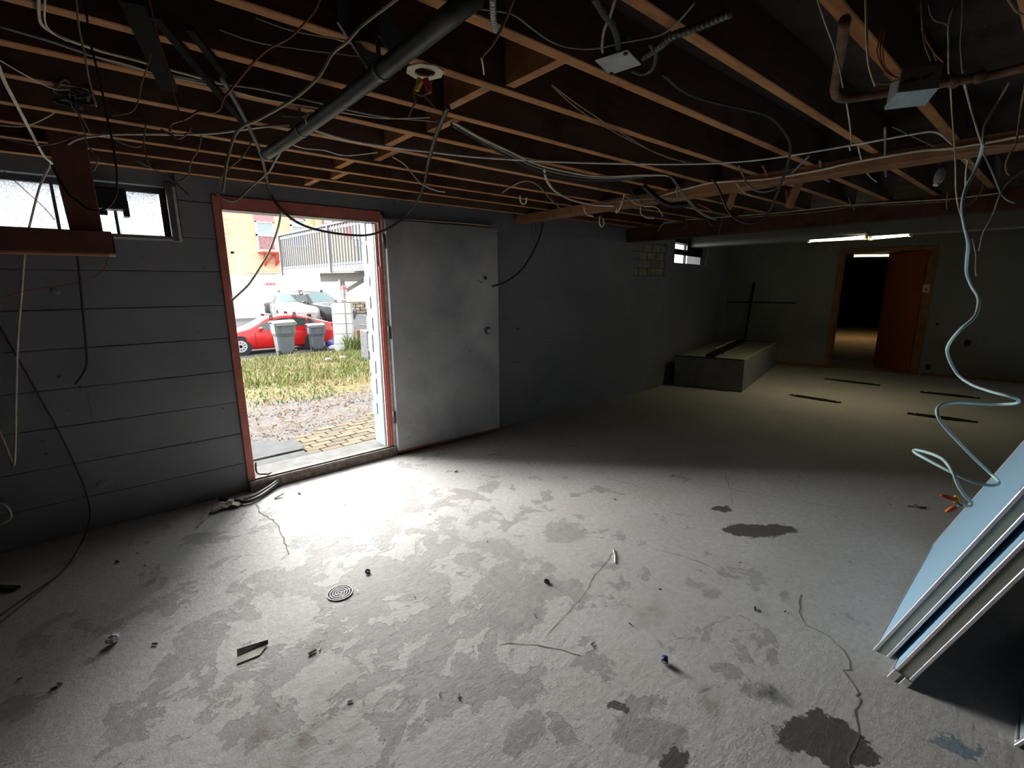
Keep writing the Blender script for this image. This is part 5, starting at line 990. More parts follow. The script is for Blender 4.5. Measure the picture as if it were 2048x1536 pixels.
# wheelie bins
M['bingrey'] = plain('grey_bin_plastic', (0.115, 0.132, 0.142), 0.5, var=0.08); M['binlid'] = plain('pale_grey_lid', (0.19, 0.2, 0.195), 0.5, var=0.1); M['sticker'] = plain('white_sticker', (0.55, 0.55, 0.57), 0.5, var=0); M['stickerblue'] = plain('blue_print', (0.10, 0.11, 0.45), 0.5, var=0)
def wheelie(base, yaw, sc, label):
    T = Matrix.Translation(base) @ Matrix.Rotation(yaw, 4, 'Z') @ Matrix.Scale(sc, 4)
    t = empty('wheelie_bin', base, label, 'bin', 'wheelie bins by the red car')
    def fin(m, nm, mt, par=t, bev=0): m.v = [tuple(T @ Vector(v)) for v in m.v]; return m.build(nm, mt, par, bev)
    # local: x across, y deep (front face at -y), z up
    m = MB(); prof = [(0.06, .215, .26), (.30, .235, .28), (.60, .25, .30), (.72, .29, .345), (1.0, .30, .36)]; vs = []
    for z, hx, hy in prof:
        c = .05; vs += [(-hx+c,-hy,z),(hx-c,-hy,z),(hx,-hy+c,z),(hx,hy-c,z),(hx-c,hy,z),(-hx+c,hy,z),(-hx,hy-c,z),(-hx,-hy+c,z)]
    m.add(vs, [(8*i+k, 8*i+(k+1) % 8, 8*i+8+(k+1) % 8, 8*i+8+k) for i in range(len(prof)-1) for k in range(8)]+[tuple(range(8))[::-1], tuple(range(32, 40))]); body = fin(m, 'bin_body', 'bingrey')
    m = MB(); m.hexa([(-.14,-.375,.72),(.16,-.375,.72),(.16,-.30,.60),(-.14,-.30,.60),(-.12,-.372,.98),(.14,-.372,.98),(.14,-.30,.98),(-.12,-.30,.98)]); fin(m, 'grip_recess', 'bingrey', body, .01)
    m = MB(); n = 9; vs = []
    for i in range(n):
        f_ = i/(n-1); y = -.40+.80*f_; z = 1.03+.05*math.sin(PI*f_); vs += [(-.34,y,z-.015),(-.30,y,z+.015),(.30,y,z+.03),(.34,y,z-.01),(.32,y,z-.05),(-.32,y,z-.05)]
    m.add(vs, [(6*i+k, 6*i+(k+1) % 6, 6*i+6+(k+1) % 6, 6*i+6+k) for i in range(n-1) for k in range(6)]+[tuple(range(6)), tuple(range(48, 54))]); fin(m, 'lid', 'binlid')
    m = MB(); m.cyl(Vector((-.26,-.42,.97)), Vector((.26,-.42,.97)), .018, 8); m.bar((-.24,-.42,.97), (-.24,-.34,.97), .03, .03); m.bar((.24,-.42,.97), (.24,-.34,.97), .03, .03); fin(m, 'handle', 'binlid')
    for x in (-.25, .25):
        m = MB(); m.ring((x-.03,-.27,.10), (1,0,0), .045, .10, .06, 18); w = fin(m, 'wheel', 'black'); m = MB(); m.ring((x-.034,-.27,.10), (1,0,0), .012, .06, .066, 14); fin(m, 'hub', 'binlid', w)
    m = MB(); m.cyl(Vector((-.25,-.27,.10)), Vector((.25,-.27,.10)), .015, 8); fin(m, 'axle', 'black')
    m = MB(); m.box((-.306,-.12,.66), (-.300,.20,.95)); 
    m = MB(); m.hexa([(-.288,-.22,.70),(-.288,.10,.70),(-.28,.10,.70),(-.28,-.22,.70),(-.304,-.22,.94),(-.304,.10,.94),(-.29,.10,.94),(-.29,-.22,.94)]); stk = fin(m, 'sticker', 'sticker')
    m = MB(); m.hexa([(-.296,.0,.79),(-.296,.17,.79),(-.285,.17,.79),(-.285,.0,.79),(-.306,.0,.95),(-.306,.17,.95),(-.29,.17,.95),(-.29,.0,.95)]); fin(m, 'sticker_print', 'stickerblue', stk)
    for zz in (.755, .80): m = MB(); m.box((-.302,-.20,zz), (-.293,-.02,zz+.012)); fin(m, 'sticker_line', 'stickerblue', stk)
b1 = hit(577, 711); b2_ = hit(640, 702)
wheelie(Vector((b1.x-.02, b1.y+.25, gz(b1.y)-.02)), math.radians(-2), 1.05, 'grey wheelie bin in front of the red car door, left of the pair')
wheelie(Vector((b2_.x-.02, b2_.y+.25, gz(b2_.y)-.02)), math.radians(-6), 1.03, 'grey wheelie bin in front of the red car tail, nearer the pillar')
# cars
M['carred'] = plain('red_car_paint', (0.62, 0.012, 0.012), 0.22, var=0, spec=0.6); M['carwhite'] = plain('white_car_paint', (0.42, 0.42, 0.41), 0.25, var=0, spec=0.6); M['cardark'] = plain('charcoal_car_paint', (0.035, 0.036, 0.04), 0.25, var=0, spec=0.6)
M['carglass'] = plain('car_glass', (0.045, 0.06, 0.055), 0.08, var=0.3, spec=0.8); M['screen'] = plain('sky_lit_windscreen', (0.13, 0.20, 0.205), 0.25, 0.0, var=0, spec=0.5); M['tyre'] = plain('tyre_rubber', (0.03, 0.03, 0.032), 0.8, var=0); M['alloy'] = plain('alloy_wheel', (0.68, 0.68, 0.70), 0.3, 0.5, var=0); M['headlamp'] = plain('headlamp_lens', (0.8, 0.8, 0.8), 0.15, var=0); M['taillamp'] = plain('tail_lamp_red', (0.55, 0.01, 0.02), 0.2, var=0); M['carseat'] = plain('car_seat_cloth', (0.18, 0.18, 0.17), 0.8, var=0)
def interp(xs, vs, x):
    if x <= xs[0]: return vs[0]
    for a, b_, u, v in zip(xs, xs[1:], vs, vs[1:]):
        if x <= b_: return u+(v-u)*(x-a)/(b_-a)
    return vs[-1]
def car(name, base, yaw, sc, paint, spec, label, racks=False):
    T = Matrix.Translation(base) @ Matrix.Rotation(yaw, 4, 'Z') @ Matrix.Scale(sc, 4)
    t = empty(name, base, label, 'car')
    def fin(m, nm, mt, par=t, bev=0): m.v = [tuple(T @ Vector(v)) for v in m.v]; return m.build(nm, mt, par, bev)
    X, RZ, BZ, SZ, HW, RW = spec['x'], spec['roof'], spec['belt'], spec['sill'], spec['hw'], spec['rw']
    g = lambda arr, x: interp(X, arr, x)
    def ringpts(x):
        r, b_, s_, w, rw = g(RZ,x), g(BZ,x), g(SZ,x), g(HW,x), g(RW,x); r = max(r, b_+.02)
        half = [(w*.86, s_), (w*.97, s_+.10), (w, s_+(b_-s_)*.55), (w*.975, b_), (rw, b_+(r-b_)*.86), (rw*.82, r-.012), (0, r)]
        return [(x, -y, z) for y, z in half]+[(x, y, z) for y, z in half[-2::-1]]
    xs = [X[0]+(X[-1]-X[0])*i/44 for i in range(45)]; n = 13; vs = []
    for x in xs: vs += ringpts(x)
    m = MB(); m.add(vs, [(n*i+k, n*i+k+1, n*i+n+k+1, n*i+n+k) for i in range(44) for k in range(n-1)]+[(n*i+n-1, n*i, n*i+n, n*i+2*n-1) for i in range(44)], True)
    m.add(vs[:n], [tuple(range(n))]); m.add(vs[-n:], [tuple(range(n))]); body = fin(m, 'car_body', paint)
    def side_glass(x0, x1, sgn, nm='side_window', lo=.05, hi=.86):
        m = MB(); vs = []; k = 8
        for i in range(k+1):
            x = x0+(x1-x0)*i/k; r, b_, w, rw = g(RZ,x), g(BZ,x), g(HW,x), g(RW,x); top = b_+(r-b_)*.86
            for f_ in (lo, hi):
                y = w*.975+(rw-w*.975)*f_; vs.append((x, sgn*(y+.010), b_+(top-b_)*f_))
        m.add(vs, [(2*i, 2*i+1, 2*i+3, 2*i+2) for i in range(k)]); return fin(m, nm, 'carglass', body)
    for sgn in (-1, 1):
        for a, b_ in spec['windows']: side_glass(a, b_, sgn)
    def cap_glass(x0, x1, nm, mt, w=.9):
        m = MB(); vs = []; k = 8
        for i in range(k+1):
            x = x0+(x1-x0)*i/k; r, rw = g(RZ,x), g(RW,x)
            for y, dz in ((-rw*w, -.012), (-rw*.5, .008), (0, .014), (rw*.5, .008), (rw*w, -.012)): vs.append((x, y, max(r, g(BZ,x)+.02)+dz))
        m.add(vs, [(5*i+q_, 5*i+q_+1, 5*i+6+q_, 5*i+5+q_) for i in range(k) for q_ in range(4)], True); return fin(m, nm, mt, body)
    cap_glass(spec['ws'][0], spec['ws'][1], 'windscreen', 'screen'); cap_glass(spec['rs'][0], spec['rs'][1], 'rear_window', 'carglass')
    for x in spec['wheels']:
        for sgn in (-1, 1):
            w = g(HW, x); r = spec['wr']; c = (x, sgn*(w-.19 if sgn > 0 else w+.012), r)
            y0 = -w-.012 if sgn < 0 else w-.20
            m = MB(); m.ring((x, y0, r), (0,1,0), r*.60, r, .21, 28); wh = fin(m, 'wheel', 'tyre')
            yo = y0-.004 if sgn < 0 else y0+.214
            m = MB(); m.ring((x, yo if sgn < 0 else yo-.03, r), (0,1,0), r*.52, r*.66, .03, 24)
            for k in range(10):
                a = 2*PI*k/10; m.bar((x, yo+.012*-sgn, r), (x+r*.58*math.cos(a), yo+.012*-sgn, r+r*.58*math.sin(a)), .05, .02, Vector((0,1,0)))
            fin(m, 'alloy_rim', 'alloy', wh)
            m = MB(); m.tube([(x, yo+.02*-sgn-.0, r), (x, yo+.034*-sgn, r)] if sgn > 0 else [(x, yo+.020, r), (x, yo+.034, r)], r*.62, 24); fin(m, 'wheel_back', 'black', wh)
            m = MB(); m.ring((x, (-w-.004 if sgn < 0 else w-.004), r*1.02), (0,1,0), r*1.0, r*1.16, .010, 26); fin(m, 'arch_lip', 'tyre', body)
    for sgn in (-1, 1):
        x = spec['ws'][0]+.28; w = g(HW, x); m = MB(); m.ball((x, sgn*(w+.10), g(BZ,x)+.10), .10, 10, 7, (.8, 1.1, .65)); fin(m, 'wing_mirror', paint, t)
        x = X[0]+.16; m = MB(); m.ball((x, sgn*g(HW,x)*.72, g(BZ,x)-.06), .16, 10, 7, (.7, 1.1, .55)); fin(m, 'headlamp', 'headlamp', t)
        x = X[-1]-.08; m = MB(); m.ball((x, sgn*g(HW,x)*.9, g(BZ,x)-.02), .16, 10, 7, (.9, .5, .7)); fin(m, 'tail_lamp', 'taillamp', t)
        for xd in spec['doors']:
            m = MB(); w = g(HW, xd); m.box((xd-.006, sgn*(w-.01), g(SZ,xd)+.12), (xd+.006, sgn*(w+.004), g(BZ,xd)-.04)); fin(m, 'door_gap', 'black', body)
            if xd != spec['doors'][0]: m = MB(); m.box((xd-.30, sgn*(w-.01), g(BZ,xd)-.14), (xd-.12, sgn*(w+.03), g(BZ,xd)-.11)); fin(m, 'door_handle', paint, body)
    m = MB(); x = X[0]; m.box((x-.012, -g(HW,x)*.55, g(SZ,x)+.06), (x+.04, g(HW,x)*.55, g(SZ,x)+.22)); fin(m, 'grille', 'black', body)
    m = MB(); m.box((x-.02, -.16, g(SZ,x)+.16), (x+.0, .16, g(SZ,x)+.26)); fin(m, 'number_plate', 'sticker', body)
    if racks:
        for xr_ in racks:
            rw = g(RW, xr_); z = g(RZ, xr_); m = MB(); m.bar((xr_, -rw-.02, z+.09), (xr_, rw+.02, z+.09), .06, .03)
            rk = fin(m, 'roof_bar', 'galv', t)
            for sgn in (-1, 1): m = MB(); m.prism([(xr_-.05, sgn*(rw-.02), z+.10), (xr_+.05, sgn*(rw-.02), z+.10), (xr_+.09, sgn*(rw+.01), z-.06), (xr_-.09, sgn*(rw+.01), z-.06)], (0, sgn*.05, 0)); fin(m, 'bar_foot', 'darksteel', rk)
    return t
HATCH = dict(x=[0,.12,.45,.95,1.35,2.05,2.6,3.1,3.6,4.05,4.38,4.5], roof=[.58,.70,.80,.90,1.00,1.37,1.46,1.44,1.33,1.18,1.08,.92], belt=[.52,.62,.70,.78,.84,.90,.93,.96,1.00,1.03,1.02,.86], sill=[.30,.22,.18,.18,.18,.18,.18,.18,.19,.24,.32,.42], hw=[.55,.70,.80,.86,.88,.89,.89,.885,.875,.85,.80,.70], rw=[.45,.58,.66,.72,.74,.61,.58,.57,.57,.60,.62,.58], windows=[(1.62,2.02),(2.06,2.72),(2.78,3.42),(3.46,3.80)], ws=(1.38,2.05), rs=(3.55,4.05), wheels=(.92,3.62), wr=.335, doors=(1.45,2.74,3.46))
SEDAN = dict(x=[0,.1,.4,.95,1.35,2.0,2.6,3.2,3.7,4.1,4.5,4.6], roof=[.60,.72,.84,.95,1.02,1.40,1.48,1.46,1.30,1.12,1.02,.85], belt=[.55,.66,.76,.86,.92,.95,.97,.98,1.0,1.0,.98,.8], sill=[.3,.2,.18,.18,.18,.18,.18,.18,.18,.2,.3,.4], hw=[.62,.76,.86,.9,.91,.91,.91,.91,.9,.88,.82,.7], rw=[.5,.64,.74,.78,.79,.63,.60,.60,.62,.68,.66,.6], windows=[(1.7,2.5),(2.56,3.4)], ws=(1.38,2.0), rs=(3.3,3.9), wheels=(.92,3.62), wr=.33, doors=(1.5,2.53,3.45))
SUV = dict(x=[0,.1,.4,1.0,1.3,1.75,2.4,3.2,4.0,4.4,4.6], roof=[.72,.92,1.02,1.10,1.14,1.62,1.70,1.69,1.64,1.45,1.1], belt=[.66,.84,.94,1.02,1.06,1.10,1.12,1.13,1.14,1.14,1.0], sill=[.36,.28,.25,.25,.25,.25,.25,.25,.26,.32,.42], hw=[.72,.84,.9,.92,.93,.93,.93,.93,.92,.9,.84], rw=[.6,.72,.8,.83,.84,.72,.70,.70,.69,.69,.66], windows=[(1.55,2.35),(2.42,3.3),(3.36,4.05)], ws=(1.33,1.75), rs=(4.05,4.35), wheels=(.9,3.6), wr=.37, doors=(1.45,2.38,3.33))
wc = att(481, 693, 12.0); re_ = ony(665, 660, wc.y); k = (re_.x-wc.x)/3.5
gy = wc.y+0.85
car('red_hatchback', Vector((wc.x-.92*k, wc.y+.80, wc.z-.335*k)), 0.0, k, 'carred', HATCH, 'red hatchback with roof bars parked behind the two wheelie bins', racks=(2.12, 3.0))
wp_ = att(573, 584, 15.6); zr_ = gz(wp_.y)
car('white_car', Vector((wp_.x+.1, wp_.y-1.9, wp_.z-1.48*1.06)), PI/2-math.radians(6), 1.06, 'carwhite', SEDAN, 'white car facing the door, parked beyond the red hatchback')
sp_ = att(655, 582, 16.4)
car('dark_suv', Vector((sp_.x+.10, sp_.y-2.0, sp_.z-1.70)), PI/2+math.radians(26), 1.0, 'cardark', SUV, 'charcoal SUV facing the door, parked behind the block pillar', racks=(2.2, 3.6))
# block pillar and post of the raised deck
M['whiteblock'] = plain('white_painted_block', (0.68, 0.68, 0.69), 0.85, var=0.08); M['deckgrey'] = plain('weathered_deck_paint', (0.15, 0.155, 0.17), 0.7, var=0.15); M['deckbeam'] = plain('taupe_beam', (0.30, 0.28, 0.27), 0.8, var=0.1)
pbse = hit(696, 692); pt = 10.4; pc = att(696, 690, pt); ptop = att(694, 606, pt)
t = empty('block_pillar', Vector((pc.x, pc.y, pc.z)), 'square white and grey block pillar under the raised deck', 'pillar')
hw_ = 0.30; n = 5; z0, z1 = gz(pc.y)-.1, ptop.z
yaw = math.radians(-27)
for i in range(n):
    a, b_ = z0+(z1-z0)*i/n, z0+(z1-z0)*(i+1)/n-.012; R3 = Matrix.Translation((pc.x, pc.y+.25, 0)) @ Matrix.Rotation(yaw, 4, 'Z'); m = MB(); m.box((-hw_,-hw_,a), (hw_,hw_,b_)); m.v = [tuple(R3 @ Vector(v)) for v in m.v]; m.build('block', 'whiteblock', t, 0.008)
# deck
A0, A1 = att(556, 473, 12.4), att(566, 549, 12.4); tb_ = 12.4*ray(556,473).z/ray(748,442.5).z; Bt = att(748, 442.5, tb_); tb2 = 12.4*ray(566,549).z/ray(748,539.5).z; Bb = att(748, 539.5, tb2)
A0 = Vector((A1.x, A1.y, A0.z)); Bt = Vector((Bb.x, Bb.y, A0.z)); Bb.z = A1.z
ext = (Bb-A1).normalized()*1.6
t = empty('raised_deck', A1, 'grey timber deck with a picket railing raised above the parking lot', 'deck')
E1 = Bb+ext; perp = Vector((-(E1-A1).y, (E1-A1).x, 0)).normalized(); perp = perp if perp.x > 0 else -perp
m = MB(); m.bar(A1+up*.09, E1+up*.09, .05, .20); m.build('fascia', 'deckgrey', t); m = MB(); m.bar(A1.lerp(E1,0)+up*(A0.z-A1.z), E1+up*(A0.z-A1.z), .12, .05); m.build('top_rail', 'deckgrey', t)
m = MB(); m.bar(A1+up*.24, E1+up*.24, .04, .08); m.build('bottom_rail', 'deckgrey', t); m = MB(); m.bar(A1+up*(A0.z-A1.z-.12), E1+up*(A0.z-A1.z-.12), .04, .09); m.build('upper_rail', 'deckgrey', t)
m = MB(); m.prism([A1+up*.17, E1+up*.17, E1+perp*3+up*.17, A1+perp*3+up*.17], up*.04); m.build('deck_floor', 'deckgrey', t); m = MB(); m.bar(A1+perp*3+up*.09, E1+perp*3+up*.09, .05, .20); m.build('fascia', 'deckgrey', t)
npk = 44; H_ = A0.z-A1.z
for i in range(npk):
    p = A1.lerp(E1, (i+.3)/npk); m = MB(); m.box((p.x-.022, p.y-.03-.022, p.z+.02), (p.x+.022, p.y-.03+.022, p.z+H_-.02)); m.build('picket', 'deckgrey', t)
for f_ in (0.0, 0.5, 1.0): p = A1.lerp(E1, f_); m = MB(); m.box((p.x-.05, p.y-.05, p.z-.02), (p.x+.05, p.y+.05, p.z+H_)); m.build('rail_post', 'deckgrey', t)
for i in range(26):
    p = A1.lerp(E1, (i+.5)/26)+perp*3; m = MB(); m.box((p.x-.022, p.y-.022, p.z+.2), (p.x+.022, p.y+.022, p.z+H_-.02)); m.build('picket', 'deckgrey', t)
m = MB(); m.bar(A1+perp*3+up*H_, E1+perp*3+up*H_, .12, .05); m.build('top_rail', 'deckgrey', t)
q0 = att(651, 549, 11.4); q1 = att(735, 547, 10.4); hb_ = 0.30; m = MB(); m.bar(Vector((q0.x, q0.y+.3, A1.z-hb_/2)), Vector((q1.x+.8, q1.y-.3, A1.z-hb_/2)), .24, hb_); m.build('support_beam', 'deckbeam', t)
pp_ = att(688, 606, 10.6); m = MB(); m.box((pp_.x-.08, pp_.y-.0, ptop.z), (pp_.x+.08, pp_.y+.16, A1.z-.25)); m.build('support_post', 'deckbeam', t)
m = MB(); a = Vector((pp_.x+.05, pp_.y+.08, ptop.z+.35)); m.bar(a, a+Vector((.75, -.25, A1.z-ptop.z-.55)), .12, .12); m.build('brace', 'deckbeam', t)
# warning sign on a pole by the pillar
sg = [att(682.5, 572, 10.0), att(693, 572, 10.0), att(694.5, 600.5, 10.0), att(684, 600.5, 10.0)]
t = empty('parking_sign', (sum(sg, Vector())/4), 'small white sign with a red top band by the block pillar', 'sign')
m = MB(); m.prism(sg, (0, .012, 0)); m.build('sign_board', 'sticker', t); m = MB(); off = Vector((0,-.004,0))
def sp(u, v): return sg[3].lerp(sg[2], u).lerp(sg[0].lerp(sg[1], u), v)
m.prism([sp(.05,.72)+off, sp(.95,.72)+off, sp(.95,.96)+off, sp(.05,.96)+off], (0,.004,0)); m.build('red_band', plain('faded_red_print', (0.72, 0.16, 0.14), 0.5, var=0), t)
for v_, u0, u1 in ((.60,.42,.52), (.57,.58,.70), (.42,.2,.8), (.28,.2,.8), (.13,.25,.48), (.13,.55,.78)):
    m = MB(); m.prism([sp(u0,v_-.03)+off, sp(u1,v_-.03)+off, sp(u1,v_+.03)+off, sp(u0,v_+.03)+off], (0,.004,0)); m.build('print_line', 'darksteel', t)
a = sp(.5, 0); m = MB(); m.cyl(Vector((a.x, a.y+.03, gz(a.y)-.05)), a+Vector((0,.03,.50)), .02, 8); m.build('sign_pole', 'deckbeam', t)
# litter bag and scraps in the grass
p = hit(664, 700); m = MB(); m.ball((p.x+.1, p.y, p.z+.10), .2, 12, 7, (1.3, .8, .55)); tag(m.build('white_bag', 'sticker'), 'white plastic bag lying in the grass beside the bins', 'bag')
p = hit(668, 692); m = MB(); m.ball((p.x-.12, p.y+.2, p.z+.10), .2, 10, 6, (1.0, .8, .7)); tag(m.build('dark_bag', 'stickerblue'), 'dark blue bag behind the white bag by the bins', 'bag')
for px, py, lab in ((657,722,'crumpled white litter in the middle of the grass'), (686,718,'crumpled white litter in the grass towards the dark block')):
    p = hit(px, py); m = MB(); m.ball((p.x, p.y, p.z+.04), .07, 8, 5, (1.3, .8, .6)); rs2 = random.Random(px); m.v = [(v[0]+rs2.uniform(-.02,.02), v[1], v[2]+rs2.uniform(-.015,.015)) for v in m.v]; tag(m.build('paper_litter', 'sticker'), lab, 'litter')
p0 = hit(735, 722); t_ = (p0-EYE).dot(CF)/S; p1 = att(752, 661, t_); p2 = att(728, 661, t_)
m = MB(); m.box((p2.x, p0.y, gz(p0.y)-.1), (p2.x+1.3, p0.y+.45, p1.z)); M['speckle'] = plain('speckled_dark_stone', (0.12, 0.12, 0.13), 0.8, var=0.6, scale=20); tag(m.build('stone_block', 'speckle', None, 0.02), 'dark speckled stone block at the edge of the doorway view', 'block')
p0 = att(722, 690, 10.6); m = MB(); z_ = att(722, 660, 10.6).z; m.box((p0.x, p0.y, gz(p0.y)-.1), (p0.x+.5, p0.y+.4, z_)); tag(m.build('brick_stub', 'brownred', None, 0.02), 'low brown brick stub behind the dark stone block', 'stub')
# parking bay lines
M['lotline'] = plain('white_line_paint', (0.4, 0.4, 0.4), 0.8, var=0.1)
for i, (a, b_, lab) in enumerate((((716,630),(745,634),'parking line nearest the pillar'), ((718,650),(745,653),'parking line below the pillar head'), ((665,647),(680,648),'parking line beside the SUV'), ((668,663),(684,664),'parking line left of the pillar foot'))):
    pa_, pb_ = hit(*a), hit(*b_); m = MB(); d = (pb_-pa_); m.bar(pa_+up*.012, pa_+d*2.2+up*.012, .16, .012); tag(m.build('bay_line', 'lotline'), 'white '+lab, 'line')
# white boundary wall, stone footing, tan brick house behind
YWW = 30.5; g0_, g1_ = ony(440, 559.5, YWW), ony(760, 545, YWW)
m = MB(); m.hexa([(g0_.x-6, YWW, -.6), (g1_.x+4, YWW, -.6), (g1_.x+4, YWW+.3, -.6), (g0_.x-6, YWW+.3, -.6), (g0_.x-6, YWW, g0_.z), (g1_.x+4, YWW, g1_.z+.2), (g1_.x+4, YWW+.3, g1_.z+.2), (g0_.x-6, YWW+.3, g0_.z)])
o = struct(m.build('wall_boundary', 'whiteblock')); tag(o, 'tall white painted boundary wall behind the parked cars')
M['stonefoot'] = plain('brown_rubble_stone', (0.30, 0.24, 0.17), 0.95, var=0.6, scale=3, bmp=0.8)
f0 = ony(700, 600, YWW-.5); f1 = ony(742, 598.5, YWW-.5); zb0 = ony(735, 623, YWW-.5).z
foot = empty('rubble_wall', Vector((f0.x, YWW-.5, zb0)), 'low brown rubble stone wall along the back of the lot', 'wall'); foot['kind'] = 'structure'
for i in range(4):
    for j in range(12):
        x = f0.x-1.5+j*.62+(i % 2)*.3; z = zb0-.1+(f0.z-zb0)*i/4; m = MB(); m.box((x, YWW-.5-rs.uniform(0,.06), z), (x+.58, YWW-.1, z+(f0.z-zb0)/4-.02)); m.build('stone', 'stonefoot', foot, 0.03)
fq = ony(492, 612, YWW-.6)
YB = 36.0
mbk, nt, b = newmat('tan_brick'); M['tanbrick'] = mbk; p = geo(nt); mp = N(nt, 'ShaderNodeMapping'); nt.links.new(p, mp.inputs[0]); mp.inputs['Rotation'].default_value = (PI/2, 0, 0)
bt = N(nt, 'ShaderNodeTexBrick', Scale=1.0); bt.inputs['Color1'].default_value = (0.60, 0.42, 0.24, 1); bt.inputs['Color2'].default_value = (0.68, 0.52, 0.32, 1); bt.inputs['Mortar'].default_value = (0.62, 0.55, 0.45, 1); bt.inputs['Brick Width'].default_value = 0.24; bt.inputs['Row Height'].default_value = 0.08; bt.inputs['Mortar Size'].default_value = 0.012
nt.links.new(mp.outputs[0], bt.inputs['Vector']); vz = ramp(nt, noisen(nt, 0.5, 5, 0.6, p), [(0.3, (0.80, 0.78, 0.74)), (0.7, (1.1, 1.08, 1.05))]); nt.links.new(mixc(nt, 1.0, bt.outputs[0], vz, 'MULTIPLY'), b.inputs['Base Color']); b.inputs['Roughness'].default_value = 0.9
xl = ony(447, 480, YB).x; xr_ = ony(627, 440, YB).x
hs = empty('brick_house', (xl+3, YB, 0), 'tan brick house with arched windows standing behind the white wall', 'house')
m = MB(); m.box((xl, YB, -.5), (xr_+.02, YB+8, 9.5)); m.build('front_wall', 'tanbrick', hs); m = MB(); m.box((xr_+.02, YB-.25, -.5), (xr_+16, YB+8, 9.5)); m.build('side_wing', 'tanbrick', hs)
for i in range(22): z = 2.4+i*.30; m = MB(); m.box((xl-.10 if i % 2 else xl-.03, YB-.03, z), (xl+.35, YB+.02, z+.26)); m.build('quoin', 'tanbrick', hs)
M['mauve'] = plain('mauve_painted_board', (0.42, 0.24, 0.25), 0.7, var=0.1); M['winwhite'] = plain('white_window_frame', (0.80, 0.80, 0.80), 0.5, var=0); M['winglass'] = plain('grey_window_glass', (0.30, 0.36, 0.38), 0.12, var=0.15, spec=0.7); M['brownfill'] = plain('brown_lower_sash', (0.33, 0.19, 0.19), 0.6, var=0.3)
def hw_window(x0, y0, x1, y1, ymid, arch, lower):
    a, b_ = ony(x0, y1, YB-.02), ony(x1, y0, YB-.02); zl, zh = a.z, b_.z; X0_, X1_ = a.x, b_.x; zm = ony((x0+x1)/2, ymid, YB).z
    za = zh-(zh-zl)*arch
    m = MB(); n = 10; top = [(X0_+(X1_-X0_)*i/n, YB-.07, zh-.28*(2*i/n-1)**2) for i in range(n+1)]; m.prism([(X0_, YB-.07, za)]+top+[(X1_, YB-.07, za)], (0,.06,0)); w = m.build('window', 'mauve', hs)
    fw_ = .10
    for p_, q_ in (((X0_, zl), (X0_+fw_, za)), ((X1_-fw_, zl), (X1_, za)), ((X0_, za-fw_*.6), (X1_, za)), ((X0_, zm-.06), (X1_, zm+.06)), ((X0_-.05, zl-.12), (X1_+.05, zl+.04))): m = MB(); m.box((p_[0], YB-.12, p_[1]), (q_[0], YB-.01, q_[1])); m.build('sash_bar', 'winwhite', w)
    m = MB(); m.box((X0_+fw_, YB-.05, zm), (X1_-fw_, YB-.03, za)); m.build('pane', 'winglass', w); m = MB(); m.box((X0_+fw_, YB-.05, zl), (X1_-fw_, YB-.03, zm)); m.build('pane', lower, w)
    m = MB(); m.prism([(x, y-.06, z+.02) for x, y, z in top]+[(x, y-.06, z+.12) for x, y, z in top[::-1]], (0,.05,0)); m.build('arch_trim', 'brownfill', w)
hw_window(515, 424, 545, 500, 471, .27, 'brownfill'); hw_window(584, 434, 609, 490, 452, .12, 'winglass')
a, b_ = ony(645, 450, YB-.3), ony(667, 436, YB-.3); m = MB(); m.box((a.x, YB-.4, a.z), (b_.x, YB-.26, b_.z)); w = m.build('window', 'brownfill', hs); m = MB(); m.box((a.x+.12, YB-.43, a.z+.12), (b_.x-.2, YB-.40, b_.z-.05)); m.build('pane', 'winwhite', w)
for i in range(4): x = a.x+.3+i*(b_.x-a.x-.7)/3; m = MB(); m.box((x, YB-.45, a.z+.2), (x+.05, YB-.43, b_.z-.1)); m.build('bar', 'galv', w)
m = MB(); m.box((a.x-.1, YB-.5, a.z-.15), (b_.x+.1, YB-.26, a.z)); m.build('window_sill', 'winwhite', w)
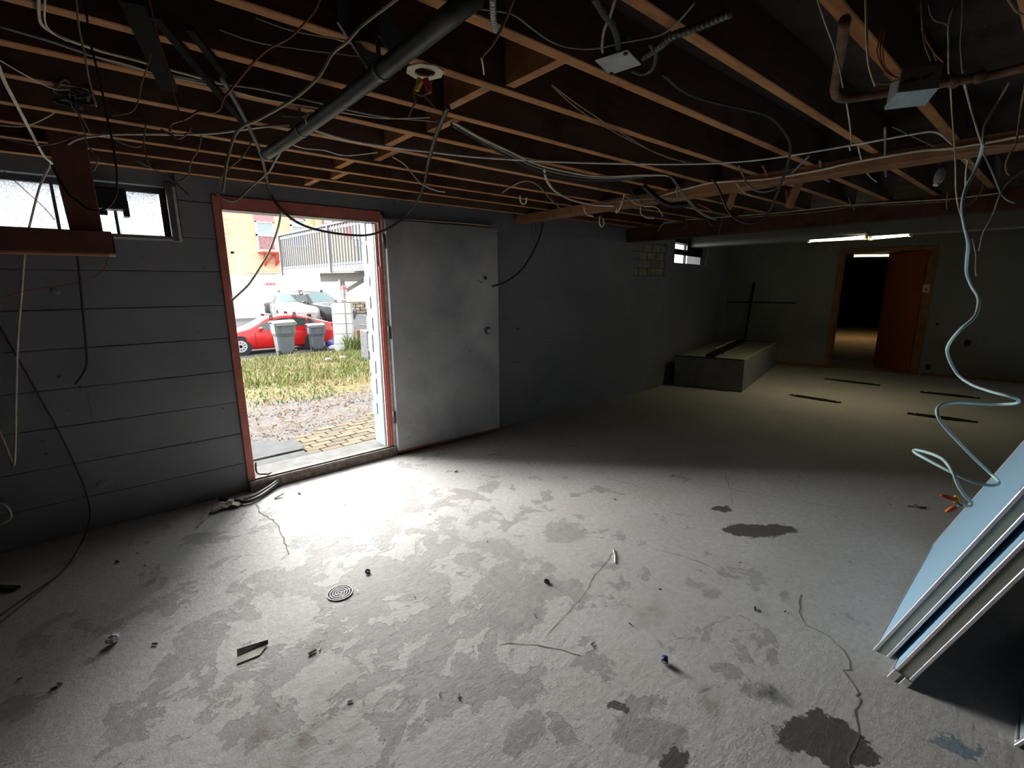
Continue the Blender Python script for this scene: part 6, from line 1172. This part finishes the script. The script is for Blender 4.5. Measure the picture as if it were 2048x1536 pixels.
a, b_ = ony(690, 448, YB-.3), ony(703, 438, YB-.3); m = MB(); m.box((a.x, YB-.45, a.z-1), (b_.x, YB-.26, b_.z)); m.build('red_panel', plain('red_panel_paint', (0.62, 0.12, 0.12), 0.6, var=0.1), hs)
a = ony(704, 450, YB-.3); m = MB(); m.box((a.x, YB-.42, a.z-1.5), (a.x+3, YB-.26, a.z+.8)); m.build('white_bay', 'winwhite', hs)
for px in (586, 600, 610):
    pass
# red steel bracket platform under the first window
t = empty('red_bracket_shelf', ony(540, 508, YB), 'red steel bracket shelf fixed under the arched window', 'bracket')
M['redsteel'] = plain('red_painted_steel', (0.62, 0.07, 0.03), 0.5, var=0.1)
a, b_ = ony(520, 505, YB-.5), ony(566, 507, YB-.5); m = MB(); m.box((a.x, YB-1.1, a.z-.05), (b_.x, YB-.02, a.z+.06)); m.build('shelf_frame', 'redsteel', t)
for px in (530, 552):
    tp0 = ony(px-1, 508, YB-.1); lo_ = ony(px, 532, YB-.1); m = MB(); m.bar(tp0, lo_, .07, .07); m.build('bracket_upright', 'redsteel', t); m = MB(); m.bar(lo_, Vector((tp0.x, YB-1.05, a.z)), .07, .07); m.bar(lo_, Vector((tp0.x+.65, YB-.1, a.z)), .07, .07); m.build('bracket_stay', 'redsteel', t)
p = ony(540, 568, YWW-.02); m = MB(); m.box((p.x-.30, YWW-.03, p.z-.07), (p.x+.30, YWW-.005, p.z+.07)); sgo = m.build('wall_sign', plain('faded_pink_print', (0.75, 0.35, 0.33), 0.6, var=0.2, scale=12)); tag(sgo, 'small faded red sign strip on the white boundary wall', 'sign')
for i in range(6): MB().box((p.x-.26+i*.09, YWW-.034, p.z-.035), (p.x-.20+i*.09, YWW-.03, p.z+.035)).build('letter_block', 'taillamp' if i % 2 else 'mauve', sgo)
# gas lamp style pipe ends on the house corner and conduit run
a, b_ = ony(490, 545, YB-.1), ony(567, 546, YB-.1); m = MB(); m.bar(a, b_, .06, .06); m.build('wall_conduit', 'galv', hs)
